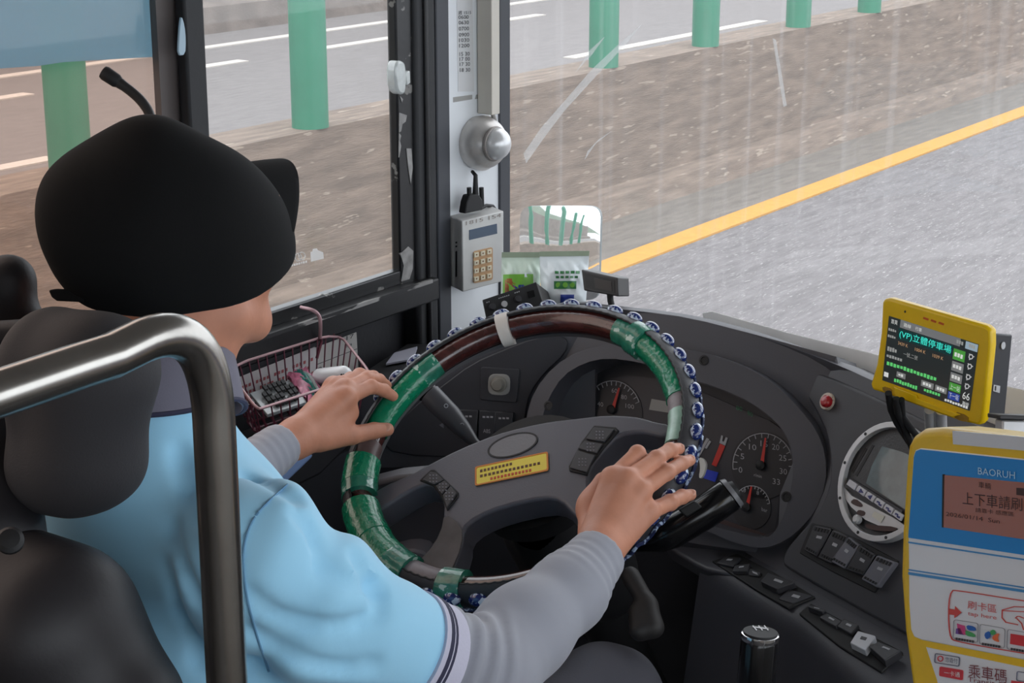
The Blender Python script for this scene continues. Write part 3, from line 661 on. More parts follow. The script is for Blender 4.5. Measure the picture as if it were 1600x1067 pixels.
# cable duct
M_ivory = mat('ivory_plastic', S(214,208,196), .45, var=.04, vscale=20)
a, b, c = PP.at(757, 120, .004), PP.at(757, 120, .03), PP.at(770, 120, .03)
dz0 = PP.at(769, 177, .02)[2]
def duct(x0, x1, r0, r1): 
    p, q = PP.at(x0, 120, r1), PP.at(x1, 120, r1)
    return MB().prism([(p[0], p[1], dz0), (q[0], q[1], dz0), (q[0], q[1], 2.19), (p[0], p[1], 2.19)], -PP.n*(r1-r0))
o = build('cable_duct', duct(768, 781, .002, .034), M_ivory, bevel=.0015, label='ivory cable duct running down the white pillar to the dome camera', cat='cable duct')
build('cable', MB().tube([PP.at(768, 170, .014), PP.at(771, 182, .012), PP.at(775, 196, .010)], .004), mat('grey_cable', S(150,148,144), .5), o)
# dome camera
M_dome = mat('satin_silver', S(206,202,198), .36, metal=.4, var=.12, vscale=35, col2=S(206,200,194), thr=.60, dscale=22)
DC = PP.at(756, 223, .002); Rd = .047
dc = root('dome_camera', 'round silver dome camera on the white pillar below the cable duct', 'camera', DC)
DS = PP.at(752, 223, .012); build('shell', MB().ell(DS, (.046, .046, .046), n=40, m=24).lathe(PP.at(754, 223, .0), PP.n, [(.048, 0), (.048, .006), (.044, .008)], 40), M_dome, dc, ang=50)
ev = DS+RT*.026-UP*.005-FW*.030
ed = nrm(np.array([.45, -.35, -.35])+PP.n*.2)
build('eyeball', MB().ell(ev, (.026, .026, .0275), n=28, m=18), mat('bright_silver', S(222,222,222), .28, metal=.35), dc, ang=70)
build('eyeball_ring', MB().tube([ev+.0272*(math.cos(t)*nrm(np.cross(PP.n, [0, 0, 1]))*.98+math.sin(t)*np.array([0, 0, .98]))+PP.n*-.002-np.array([0,0.002,0]) for t in np.linspace(0, 2*math.pi, 36, endpoint=False)], .0035, 8, closed=True), mat('dull_ring', S(140,134,130), .5, metal=.4), dc)
# timetable
sh = build('timetable_sheet', MB().plate(PP, [(713,-60),(737,-60),(741,143),(716,143)], .0004, .0006), mat('paper_white', S(222,222,222), .7), label='handwritten timetable sheet stuck to the white pillar', cat='paper sheet', flat=True)
M_ink = mat('dark_ink', S(52,54,62), .7)
m = MB()
rows = ['週 1515', '0600', '0630', '0700', '0900', '1030', '1200', '15 30', '17 00', '17 30', '18 30']
ysr = [23, 30, 38.5, 48, 57.5, 66, 74.5, 87.5, 95.5, 103.5, 112.5]
for s, y in zip(rows, ysr): x = 715.5+y*.028; text(m, s, PP, (x, y), (x+(20 if s[0] == '週' else 16), y-.6), 6, .0012)
build('handwriting', m, M_ink, sh, flat=True)
build('tape_mark', MB().plate(PP, [(708,152),(738,148),(738,155),(708,160)], .0003, .0004).plate(PP, [(744,148),(750,147),(748,154),(742,155)], .0003, .0004), mat('tape_grey', S(168,166,162), .7), pil, flat=True)
# keypad terminal
PB = Plane(PP.at(755, 392, .045), azn(76, 0))
kt = root('keypad_terminal', 'white metal keypad box with small grey screen on the pillar', 'keypad terminal', PB.at(755, 455))
M_kt = mat('worn_white_metal', S(206,205,202), .45, var=.05, vscale=25, col2=S(150,140,130), thr=.70, dscale=30)
fq = [(722,345.5),(787,329.5),(787,439.5),(723,456.5)]
build('housing', MB().prism([PB.at(*q) for q in fq], nrm(P(705, 338, 3.06)-PB.at(722, 345.5))*.042), M_kt, kt, bevel=.002)
build('screen', MB().plate(PB, [(733.5,359.5),(776.5,349.6),(777,365),(733.7,375)], .002, .001), mat('lcd_slate', S(84,98,116), .25), kt, flat=True)
kb = build('key_frame', MB().plate(PB, rrect((740,393),(770,386),(770,437),(740,443), .12), .002, .0016), mat('key_frame_tan', S(190,152,112), .5), kt, label='tan keypad frame')
for r in range(4):
    for c in range(3):
        u, v = (c+.5)/3, (r+.5)/4; cx, cy = 740+30*u, 393-7*u+50*v
        k = build('key', MB().plate(PB, [(cx-3.4,cy-2.6),(cx+3.4,cy-4.1),(cx+3.4,cy+2.9),(cx-3.4,cy+4.4)], .003, .0042), mat('key_cream', S(226,216,190), .5), kb, bevel=.0004)
        build('key_mark', MB().plate(PB, [(cx-.9,cy-1),(cx+.9,cy-1.3),(cx+.9,cy+.9),(cx-.9,cy+1.2)], .0005, .0046), mat('key_brown', S(120,80,50), .6), k, flat=True)
m = MB(); text(m, '1815 154', PB, (728, 352), (783, 339), 6, .0008); build('pencil_note', m, mat('pencil', S(150,142,136), .8), kt, flat=True)
sd = nrm(P(705, 338, 3.06)-PB.at(722, 345.5)); PSD = Plane(PB.at(722, 400), nrm(np.cross(sd, [0, 0, -1])))
if PSD.n@FW > 0: PSD = Plane(PSD.p, -PSD.n)
build('card_slot', MB().plate(PSD, [(711.5,393),(713.5,392),(713.5,432),(711.5,433)], .001, .001).plate(PSD, [(711.5,378),(713.5,377.5),(713.5,380),(711.5,380.5)], .001, .001).plate(PSD, [(711.5,384),(713.5,383.5),(713.5,386),(711.5,386.5)], .001, .001), M_mblk, kt, flat=True)
# cable connector standing on the keypad terminal
cc = root('cable_connector', 'black screw-on cable connector plugged into the top of the keypad box', 'connector', PP.at(742, 333, .03))
PQ = PP.off(.034)
build('shell', MB().plate(PQ, [(727,334),(755,328),(754,312),(748,303),(734,305),(730,316)], .016), M_mblk, cc, bevel=.002)
build('cable', MB().tube([PQ.at(743, 308, -.006), PQ.at(743, 290, -.006), PQ.at(743, 274, -.008), PQ.at(738, 268, -.02)], [.006, .0045, .0038, .003]), M_mblk, cc)
for x in (734, 753): build('thumb_screw', MB().tube([PQ.at(x, 322, -.006), PQ.at(x-1, 293, -.006)], .0042), M_mblk, cc)
build('lead', MB().tube([PQ.at(750, 326, -.012), PQ.at(760, 321, -.014), PQ.at(770, 322, -.02), PQ.at(776, 330, -.026)], .003), M_mblk, cc)
# wing mirror outside
MC = P(872, 386, 3.5); tocam = nrm(CAM-MC); nM = nrm(tocam+nrm([-.50, -1, -.12])); PMi = Plane(MC, nM)
mi = root('wing_mirror', 'small rounded mirror beyond the windshield showing the green posts', 'mirror', PMi.at(880, 470))
mq = chaikin(rrect((809,322),(936.5,322),(934,470),(812,470), .16, 3), 1)
gm = bpy.data.materials.new('mirror_glass'); gm.use_nodes = True; g_ = gm.node_tree.nodes['Principled BSDF']; g_.inputs['Metallic'].default_value = 1; g_.inputs['Roughness'].default_value = .02; g_.inputs['Base Color'].default_value = (.9, .93, .92, 1)
pts = [PMi.at(x, y) for x, y in mq]; cen = sum(pts)/len(pts)
m = MB(); rings = 8; vs = [cen+nM*.0]; fs = []
RC_ = 1.0    # convex radius
n_ = len(pts)
for i in range(1, rings+1):
    for p in pts:
        q = cen+(p-cen)*i/rings; d = np.linalg.norm(q-cen); vs.append(q-nM*(RC_-math.sqrt(RC_**2-d*d)))
for k in range(n_): fs.append((0, 1+k, 1+(k+1) % n_))
for i in range(rings-1):
    for k in range(n_): a, b = 1+i*n_, 1+(i+1)*n_; fs.append((a+k, b+k, b+(k+1) % n_, a+(k+1) % n_))
m.add(vs, fs); build('mirror_face', m, gm, mi, ang=80, recalc=False)
hv = [q-nM*(RC_-math.sqrt(RC_**2-np.linalg.norm(q-cen)**2)+.001) for q in pts]
build('mirror_housing', MB().prism(hv, -nM*.008), mat('mirror_back', S(110,124,126), .4), mi, bevel=.002)
build('mirror_stem', MB().tube([PMi.at(872, 465, -.02), PMi.at(872, 465, -.02)+np.array([.05, -.02, -.35]), PMi.at(872, 465, -.02)+np.array([.25, -.2, -.55])], .012), M_mblk, mi)
# snack bags on the dashboard
def bag(name, label, quad, t, mm, thick, parts):
    """crimped pillow bag: quad = TL,TR,BR,BL pixels"""
    q = [P(x, y, t) for x, y in quad]; cx = nrm(q[1]-q[0]); dn = nrm(np.cross(q[3]-q[0], cx)); 
    if dn@FW > 0: dn = -dn
    r_ = root(name, label, 'snack bag', (q[2]+q[3])/2, 'snack bags on the dashboard'); m = MB(); nu, nv = 22, 22
    def pt(u, v, s):
        p = q[0]*(1-u)*(1-v)+q[1]*u*(1-v)+q[2]*u*v+q[3]*(1-u)*v
        if v < .12: h = 0.0+.0008*math.sin(u*60)
        else:
            w = (v-.12)/.88; h = thick*(max(0, 4*u*(1-u))**.6)*(max(0, min(1, w*3.2))**.8)*(1 if w < .8 else max(0, (1-w)/.2)**.5)
            h += .0022*math.sin(u*17+v*9)*min(1, w*4)*(1-w)+.0016*math.sin(u*31-v*23)*min(1, w*5)*(1-w)
        return p+dn*s*max(h, .0004)
    for s in (1, -1):
        g = [[pt(i/nu, j/nv, s) for i in range(nu+1)] for j in range(nv+1)]
        m.add([p for row_ in g for p in row_], [(j*(nu+1)+i, j*(nu+1)+i+1, (j+1)*(nu+1)+i+1, (j+1)*(nu+1)+i) for j in range(nv) for i in range(nu)])
    build('pouch', m, mm, r_, ang=70)
    for nm, fn, pm in parts:
        mb = MB(); k = 10
        for (u0, v0, u1, v1) in fn:
            g = [[pt(u0+(u1-u0)*i/k, v0+(v1-v0)*j/k, 1)+dn*.0008 for i in range(k+1)] for j in range(k+1)]
            mb.add([p for row_ in g for p in row_], [(j*(k+1)+i, j*(k+1)+i+1, (j+1)*(k+1)+i+1, (j+1)*(k+1)+i) for j in range(k) for i in range(k)])
        build(nm, mb, pm, r_)
    return r_, pt, dn
M_foil = mat('pale_green_foil', S(206,222,206), .28, spec=.7, var=.06, vscale=40)
M_foilw = mat('white_foil', S(226,234,236), .25, spec=.7, var=.05, vscale=40)
M_lg = mat('leaf_green_print', S(120,186,64), .4); M_dg = mat('deep_green_print', S(46,120,64), .4); M_nb = mat('navy_blue_print', S(40,62,150), .4)
M_ol = mat('olive_crimp', S(150,164,140), .4); M_rb = mat('rust_print', S(170,96,52), .5, var=.4, vscale=60)
bag('snack_bag', 'green printed snack bag leaning by the white pillar and keypad box', [(784,394),(843,394),(845,476),(782,478)], 2.90, M_foil, .018, [('crimp_seal', [(0, 0, 1, .1)], M_ol), ('green_print', [(.05, .42, .82, .98)], M_lg), ('red_print', [(.10, .5, .36, .95)], M_rb), ('blue_print', [(.3, .62, .68, .98)], M_nb), ('white_print', [(.42, .72, .56, .86), (.6, .4, .75, .48)], M_foilw)])
b_, ptf, dn = bag('snack_bag', 'white snack bag with three green dots, left of the small black monitor', [(843,393),(921,392),(915,480),(846,480)], 2.88, M_foilw, .022, [('crimp_seal', [(0, 0, 1, .09)], M_ol), ('green_lettering', [(.30+.11*i, .36, .38+.11*i, .41) for i in range(5)]+[(.32+.10*i, .45, .385+.10*i, .49) for i in range(5)], M_dg), ('dark_band', [(.28, .54, .76, .68)], M_dg), ('blue_print', [(.42, .78, .72, .99)], M_nb)])
m = MB()
for u in (.37, .52, .67): m.lathe(ptf(u, .61, 1)+dn*.0012, dn, [(.0042, 0), (.0042, .0004)], 16)
build('green_dot', m, M_lg, b_)
m = MB()
for i in range(4): m.lathe(ptf(.42+.05*i, .39, 1)+dn*.0008, dn, [(.0001, 0), (.0001, .0001)], 6)
# amplifier
am = root('amplifier', 'black amplifier box with knobs lying beside the pillar behind the steering wheel', 'amplifier', P(800, 480, 2.84))
PA = Plane(P(800, 468, 2.83), nrm([.62, -.62, .42]))
av = (.034*RT-.024*UP+.045*FW)*1.1
build('case', MB().prism([PA.at(*q) for q in [(754,468.5),(838,440.5),(850,478),(762,506)]], av), mat('amp_case', S(74,72,72), .5, var=.1, vscale=60), am, bevel=.002)
fp = build('front_plate', MB().plate(PA, [(754,468.5),(838,440.5),(850,478),(762,506)], .004, .003), M_mblk, am, bevel=.001)
m = MB(); m.lathe(PA.at(788, 475, .003), PA.n, [(.005, 0), (.005, .002), (.003, .0022)], 18); build('socket_ring', m, M_sil, fp, label='silver socket ring')
for q in ((769, 480), (809, 468)): build('knob', MB().lathe(PA.at(*q, .003), PA.n, [(.0058, 0), (.005, .009), (.001, .0092)], 16), M_dial, fp)
build('switch', MB().plate(PA, [(824,456),(834,453),(836,463),(827,466)], .003, .005), M_lblk, fp)
m = MB(); text(m, 'MIC', PA, (779, 466), (797, 460), 3, .0036); text(m, 'VOL', PA, (803, 459), (815, 455), 3, .0036); build('lettering', m, M_mark, fp, flat=True) if 0 else None
m = MB()
for x, y, w in ((779, 465.5, 18), (804, 457, 10), (760, 472, 8)): 
    for i in range(int(w/3)): m.plate(PA, [(x+3*i, y-i*.95),(x+3*i+1.8, y-i*.95-.6),(x+3*i+1.8, y-i*.95+.9),(x+3*i, y-i*.95+1.5)], .0005, .0036)
build('printed_marks', m, M_mark, fp, flat=True)
# small monitor
mo = root('small_monitor', 'small black driver monitor on a short stalk beside the snack bags', 'monitor', P(957, 476, 2.75))
PMo = Plane(P(936, 442, 2.75), azn(-8, 10))
mf = [(908,421),(965,434),(966,463.5),(912,454)]
bv = (.0195*RT+.001*UP+.028*FW)
build('body', MB().prism([PMo.at(*q) for q in mf], bv), mat('monitor_black', S(52,50,50), .4), mo, bevel=.002)
build('screen', MB().plate(PMo, rrect((913,426),(960,437),(961,459),(916,450), .1), .001, .0006), mat('monitor_glass', S(40,38,38), .3), mo, flat=True)
build('screen_inset', MB().plate(PMo, [(928,434),(955,440),(956,455),(930,450)], .001, .0012), mat('monitor_inset', S(60,54,52), .3), mo, flat=True)
build('stalk', MB().tube([P(953, 458, 2.765), P(954, 470, 2.765), P(957, 482, 2.765)], .005), M_mblk, mo)
# ------------------------------------------------------------------ steering wheel
W = np.array([-1.232, 1.7855, .8735]); TW = math.radians(34.47); WN = np.array([0, -math.sin(TW), math.cos(TW)]); E1 = np.array([1., 0, 0]); E2 = np.cross(WN, E1); RW = .2196
PWh = Plane(W, WN)
def wang(x, y): p = PWh.at(x, y)-W; return math.degrees(math.atan2(p@E2, p@E1))
def wpt(deg, minor, r): a, b = math.radians(deg), math.radians(minor); rd = math.cos(a)*E1+math.sin(a)*E2; return W+rd*(RW+r*math.cos(b))+WN*r*math.sin(b)
def torus(a0, a1, m0, m1, r, rin=None, nu=None, nv=16, jit=0., full=False):
    """section of the rim; minor angle 0 = outward, 90 = towards the driver"""
    nu = nu or max(4, int(abs(a1-a0)/3)); mb = MB(); closed_m = rin is None; vs = []; fs = []
    ms = np.linspace(m0, m1, nv, endpoint=not closed_m); As = np.linspace(a0, a1, nu, endpoint=not full)
    rnd = random.Random(int(a0*7))
    for a in As:
        j = 1+jit*(rnd.random()-.5)
        loop = [wpt(a, q, r*j) for q in ms]
        if not closed_m: loop += [wpt(a, q, rin) for q in ms[::-1]]
        vs += loop
    k = len(vs)//nu
    for i in range(nu if full else nu-1):
        for q in range(k): fs.append((i*k+q, i*k+(q+1) % k, ((i+1) % nu)*k+(q+1) % k, ((i+1) % nu)*k+q))
    if not full: fs += [tuple(range(k))[::-1], tuple((nu-1)*k+q for q in range(k))]
    return mb.add(vs, fs)
M_wood = mat('dark_red_wood', S(66,32,30), .22, coat=.6, var=.5, vscale=30, stretch=(1, 3, 3), spec=.6)
M_lea = mat('black_leather', S(40,40,44), .5, bump=.25, bscale=300, bdist=.001)
M_tape = mat('green_tape', S(10,124,88), .18, coat=.5, var=.15, vscale=50, bump=.8, bscale=110, bdist=.003)
M_tape2 = mat('thin_green_tape', S(44,120,98), .2, coat=.4, var=.3, vscale=60, bump=.5, bscale=80, bdist=.003, col2=S(170,200,188), thr=.6, dscale=60)
M_tapeg = mat('bare_grey_rim', S(128,120,124), .45, var=.25, vscale=50)
sw = root('steering_wheel', 'large steering wheel with wooden rim, green tape and beaded leather cover', 'steering wheel', W)
build('rim', torus(0, 360, 0, 360, .0165, full=True, nu=140), M_wood, sw, ang=60, label='dark red wooden rim')
build('rim_cover', torus(0, 360, -125, 72, .0222, .0175, full=True, nu=140), M_lea, sw, ang=50, label='black leather cover laced round the outside of the rim')
m = MB(); n_ = 160
m.tube([wpt(a, 74+2*math.sin(a*2.1), .0212) for a in np.linspace(0, 360, 360, endpoint=False)], .0016, 6, closed=True)
build('cover_seam', m, M_mblk, sw)
m = MB(); m.tube([wpt(a, -28+16*math.sin(math.radians(a)*44), .0245) for a in np.linspace(0, 360, 700, endpoint=False)], .0026, 6, closed=True)
M_bead = mat('blue_white_glaze', S(26,44,104), .12, coat=.6, col2=S(186,202,222), thr=.50, dscale=110)
build('cover_cord', m, mat('navy_cord', S(30,40,76), .4, col2=S(150,166,190), thr=.54, dscale=150), sw, label='navy and white cord')
bm_ = None
for i in [k for k in range(44) if not 176 < 360*k/44+2 < 252]:
    a = 360*i/44+2; c = wpt(a, 24, .0230); rd = nrm(wpt(a, 22, .03)-c); tg = nrm(np.cross(rd, WN)); R_ = np.array([tg, np.cross(rd, tg), rd]).T
    if bm_ is None:
        bm_ = build('bead', MB().ell((0, 0, 0), (.0125, .0088, .0080), n=14, m=10), M_bead, sw, ang=80, label='blue and white glazed bead'); zoff = np.array(bm_.location)+np.array(W)
        o = bm_
    else: o = bm_.copy(); COL.objects.link(o); o.parent = sw
    o.rotation_euler = Matrix([tuple(r_) for r_ in R_]).to_euler(); o.location = Vector(c+R_@np.array([0, 0, -.0080])-W)
ta = lambda *q: (wang(*q) % 360)
def tape(p, q, m_, r=.0187, nm='tape', lab='shiny green tape wrapping', m0=0, m1=360, rin=None, jit=.03):
    a, b = ta(*p), ta(*q)
    build(nm, torus(min(a, b), max(a, b), m0, m1, r, rin, jit=jit), m_, sw, ang=60, label=lab)
tape((682,566), (655,590), M_tape2); tape((660,584), (594,676), M_tape)
tape((581,696), (569,722), mat('brown_grey_tape', S(96,78,76), .35, var=.2, vscale=50), .0195, lab='brown wrapping')
tape((569,722), (563,760), M_tape, .0245); tape((563,755), (561,778), M_tape2, .0240)
tape((560,795), (578,850), M_tape, .0258, jit=.05); tape((578,846), (612,888), M_tape, .0248, jit=.05); tape((608,885), (638,903), M_tape2, .0245)
tape((638,903), (690,914), M_tapeg, .0196, lab='bare worn grey rim section', nm='worn_section')
tape((694,915), (728,922), M_tape2, .0245)
tape((975,508), (998,530), M_tape2, .0195, jit=.06); tape((996,524), (1056,628), M_tape, .0195, jit=.05, lab='bulging green tape wrapping')
tape((1056,628), (1062,655), M_tapeg, .0185, lab='bare worn grey rim section', nm='worn_section'); tape((1062,650), (1056,700), mat('pale_green_tape', S(150,186,170), .25, var=.2, vscale=60, coat=.3), .0192, lab='pale green tape wrapping')
tape((1010,508), (1026,526), M_tape2, .0232)
tape((782,524), (800,518), mat('white_cloth_tie', S(206,202,196), .7, bump=.3, bscale=80), .0232, nm='cloth_tie', lab='white cloth strip tied round the rim', jit=.02)
# hub and spokes
M_hub = mat('hub_plastic', S(86,86,94), .42, bump=.3, bscale=520, bdist=.0006)
PH = PWh.off(-.006)
padpx = [(572,777),(600,757),(637,742),(672,723),(717,700),(771,678),(819,665),(860,657),(905,652),(947,647),(989,649),(1007,653),(1023,658),(1046,662),(1050,676),(1036,682),(1020,678),(999,674),(967,679),(945,700),(924,727),(919,745),(922,775),(936,800),(965,832),(948,846),(920,826),(893,800),(876,781),(850,777),(787,791),(745,808),(724,826),(723,850),(706,892),(691,910),(640,886),(666,866),(688,831),(694,796),(690,775),(672,754),(640,766),(594,797),(572,802)]
hub = build('hub', MB().plate(PH, chaikin(padpx, 1), .04), M_hub, sw, bevel=.007, seg=3, ang=50)
build('worn_spoke', MB().plate(PH, [(694,800),(722,820),(723,850),(706,892),(691,908),(640,884),(664,868),(688,833)], .002, .0035, sm=1), mat('worn_spoke_black', S(52,48,50), .3, var=.5, vscale=40), hub, bevel=.001)
m = MB(); ov = ell_px(801, 695, 41, 17, -17, 36)
build('emblem_recess', MB().plate(PH, ov, .001, .0012, holes=[ell_px(801, 695, 38, 15, -17, 36)]), M_mblk, hub, flat=True)
build('emblem_plate', MB().plate(PH, ell_px(801, 695, 38, 15, -17, 36), .001, .0008), mat('emblem_grey', S(112,112,116), .5, bump=.2, bscale=300), hub, label='bare grey oval where an emblem was', flat=True)
stk = build('sticker', MB().plate(PH, rrect((742,729),(856,705),(857,735),(742,759), .12), .0008, .0016), mat('yellow_sticker', S(222,202,40), .4, coat=.3), hub, label='yellow warning sticker with rows of small print', flat=True)
build('sticker_border', MB().plate(PH, rrect((742,729),(856,705),(857,735),(742,759), .12), .0006, .0020, holes=[rrect((744.5,730.5),(853.5,707.5),(854.5,733),(744.5,756.5), .12)]), mat('orange_print', S(200,120,40), .5), stk, flat=True)
m = MB(); m2 = MB()
for (x0, y0, x1, y1, n_, t_) in ((750, 736, 802, 724, 9, m), (750, 744, 846, 723, 15, m), (766, 748, 832, 734, 12, m2)):
    for i in range(n_):
        u = i/n_; x, y = x0+(x1-x0)*u, y0+(y1-y0)*u; w = (x1-x0)/n_*.62
        t_.plate(PH, [(x, y-2.2), (x+w, y-2.2-w*.2), (x+w, y+1.6-w*.2), (x, y+1.6)], .0004, .0021)
build('small_print', m, mat('dark_brown_print', S(96,62,30), .6), stk, flat=True); build('red_print', m2, mat('red_print', S(190,72,36), .6), stk, flat=True)
for q, nb in (([(673,733),(679,733),(716,768),(715,776),(698,797),(690,776),(676,758),(655,750)], 2), ([(928,664),(962,667),(967,672),(944,698),(922,727),(917,742),(889,735),(888,728),(908,690)], 2)):
    c = build('control_pad', MB().plate(PH, q, .004, .0025, sm=0), M_lblk if 0 else M_mblk, hub, bevel=.0015); q = [np.array(p_, float) for p_ in q]; cen_ = sum(q)/len(q)
    if q[0][0] < 800: ks = [[(672,737),(681,738),(693,749),(678,757),(660,749)], [(694,750),(703,758),(690,772),(680,759)], [(704,759),(714,770),(698,793),(691,773)]]
    else: ks = [[(928,667),(960,670),(944,690),(915,685)], [(913,688),(942,693),(932,708),(903,700)], [(902,703),(930,711),(917,738),(890,730)]]
    for k in ks:
        b = build('control_button', MB().plate(PH, k, .003, .005, sm=0), M_btn, c, bevel=.001)
        k = [np.array(p_, float) for p_ in k]; m = MB(); ce = sum(k)/len(k)
        for dx in (-6, -1, 4):
            for dy in (-5, 0, 5): m.plate(PH, [ce+(dx, dy), ce+(dx+2.2, dy+.3), ce+(dx+2.2, dy+2.3), ce+(dx, dy+2)], .0004, .0055)
        build('button_dots', m, M_btn2, b, flat=True)
build('hub_underside', MB().lathe(W-WN*.11, WN, [(.05, 0), (.085, .02), (.095, .06)], 32), M_mblk, sw)
# column, shroud and lower lever
colm = root('steering_column', 'dark steering column below the wheel running down to the floor', 'steering column', W-WN*.9)
build('shroud', SDF(W-WN*.4-np.array([.2, .2, .2]), W+np.array([.25, .3, .1]), .005).cone(W-WN*.11, W-WN*.26, .06, .075, .02).cone(W-WN*.2+E1*.05, W-WN*.3+E1*.03, .045, .05, .02).cone(W-WN*.2-E1*.05, W-WN*.3-E1*.03, .045, .05, .02).mesh(), M_mblk, colm, ang=60)
build('column_tube', MB().tube([W-WN*.28, W-WN*.95], .038, 20), M_mblk, colm)
build('lock_lever', SDF(P(1000, 940, 2.3)-.12, P(1020, 940, 2.3)+.14, .004).cone(P(985, 900, 2.27), P(1012, 945, 2.24), .013, .011, .01).cone(P(1012, 945, 2.24), P(1020, 980, 2.22), .012, .015, .01).cone(P(996, 955, 2.24), P(1000, 985, 2.22), .012, .014, .006).mesh(), mat('lever_black', S(34,32,32), .6), colm, ang=60)
# column stalks
M_stk = mat('stalk_grey', S(66,66,70), .4)
def stalk(label, pts, rad, mm, extra=None):
    r_ = root('control_stalk', label, 'control stalk', pts[-1]); build('stalk_body', MB().tube(pts, rad, 20), mm, r_, ang=40); return r_
s_ = stalk('dark left-hand stalk with a thick grey grip, in front of the knob panel', [P(669, 615, 2.52), P(672, 617, 2.52), P(705, 650, 2.505), P(724, 672, 2.495), P(741, 692, 2.487), P(800, 752, 2.45)], [.012, .0165, .0155, .0125, .0075, .007], M_stk)
build('end_cap', MB().tube([P(664, 608, 2.523), P(668, 613, 2.521), P(670, 616, 2.52)], [.013, .016, .0155], 20), M_lblk, s_)
PSt = Plane(P(705, 650, 2.485), -FW)
m = MB()
for q in ((697, 634), (722, 664)):
    m.plate(PSt, ell_px(*q, 3.5, 3.5, 0, 10), .0005, .0, holes=[ell_px(*q, 2.4, 2.4, 0, 10)])
build('light_symbol', m, M_mark, s_, flat=True)
s_ = stalk('thick black right-hand stalk with a push button end, below the driver hand', [P(1143, 771, 2.33), P(1139, 774, 2.33), P(1100, 801, 2.335), P(1047, 832, 2.34), P(1030, 843, 2.345), P(990, 850, 2.38), P(930, 800, 2.42)], [.0195, .0225, .0225, .0225, .017, .011, .011], M_lblk)
build('end_ring', MB().tube([P(1147, 767.5, 2.33), P(1141, 772, 2.33)], [.0205, .0230], 24), mat('ring_grey', S(104,104,108), .35), s_, label='grey end ring')
build('push_button', MB().tube([P(1152, 764, 2.33), P(1146, 768, 2.33)], [.0125, .0150], 20), M_mblk, s_)
build('stalk_switch', MB().prism([P(1060, 797, 2.314), P(1085, 782, 2.311), P(1098, 792, 2.309), P(1073, 809, 2.313)], FW*.01), M_mblk, s_, bevel=.002)
# ================================================================== yellow tablet terminal
M_y = mat('yellow_plastic', S(228,188,8), .35, bump=.05, bscale=200, var=.05, vscale=30)
PT = Plane(P(1455, 560, 2.1), azn(-14, 2))
tb = root('yellow_terminal', 'yellow framed route terminal with green and teal screen text on the dashboard', 'terminal', PT.at(1452, 650, -.02))
oq = [(1381,466.5),(1390,466),(1470,489),(1540,509),(1548,516),(1548,540),(1542,600),(1536,658),(1530,665),(1500,658),(1470,648),(1385,616),(1362,609),(1360,600),(1369,570),(1376,520),(1378,473)]
build('frame', MB().plate(PT, oq, .013), M_y, tb, bevel=.0035, seg=3, ang=50)
build('lower_lip', MB().plate(PT, [(1396,604),(1430,617),(1432,622),(1500,648),(1488,652),(1398,619)], .004, .003), M_y, tb, bevel=.001)
for q in ([(1378,603),(1394,608),(1392,616),(1380,612)], [(1490,642),(1513,650),(1512,660),(1492,655)]): build('worn_hinge_mark', MB().plate(PT, chaikin(q, 1), .001, .001), mat('worn_yellow', S(150,116,26), .6, var=.4, vscale=90), tb, flat=True)
PTs = PT.off(.001)
M_scr = mat('terminal_screen', S(22,24,24), .2, emit=S(40,46,46), estr=.6)
scn = build('screen', MB().plate(PT, [(1389,493.5),(1529,538),(1515,642),(1378.5,594)], .002, .0006), M_scr, tb, flat=True, label='lit dark route screen')
SQ = [np.array(p_) for p_ in ((1389,493.5),(1529,538),(1515,642),(1378.5,594))]
def sp(u, v): return SQ[0]*(1-u)*(1-v)+SQ[1]*u*(1-v)+SQ[2]*u*v+SQ[3]*(1-u)*v
def srect(mb, u0, v0, u1, v1, rs=.0010): return mb.plate(PT, [sp(u0, v0), sp(u1, v0), sp(u1, v1), sp(u0, v1)], .0003, rs)
def glow(n, c, s=.55): return mat(n, c, .3, emit=c, estr=s)
def stext(mb, s, u0, v1, u1, h): 
    a, b = sp(u0, v1), sp(u1, v1); t_ = sp(u0, v1-h); return text(mb, s, PT, a, b, a[1]-t_[1], .0014, t_[0]-a[0])
def dots(mb, u0, v0, u1, v1, n):
    r_ = random.Random(n)
    for i in range(n):
        w = (u1-u0)/n; srect(mb, u0+w*i, v0+(v1-v0)*.2*r_.random(), u0+w*(i+.72), v1-(v1-v0)*.2*r_.random(), .0014)
G_ = {}
def layer(nm, c, fn, s=.5):
    m = MB(); fn(m); build(nm, m, glow(nm+'_light', c, s), scn, flat=True)
layer('tab_bar', S(112,114,116), lambda m: srect(m, .13, .0, .80, .12))
for r4 in ((.74, .36, .87, .50), (.74, .53, .87, .66), (.15, .79, .25, .87), (.43, .79, .57, .88), (.59, .79, .72, .88)): layer('grey_button', S(120,122,122), lambda m: srect(m, *r4))
for r4 in ((.74, .17, .87, .33), (.74, .68, .87, .80)): layer('green_button', S(72,150,60), lambda m: srect(m, *r4))
layer('blue_button', S(40,66,150), lambda m: srect(m, .74, .82, .87, .93))
layer('pale_button', S(150,170,184), lambda m: srect(m, .86, .01, .995, .12))
layer('teal_band', S(14,58,58), lambda m: srect(m, .12, .135, .73, .30), .3)
layer('route_name', S(60,214,196), lambda m: stext(m, '(VP)立體停車場', .135, .285, .715, .135), .8)
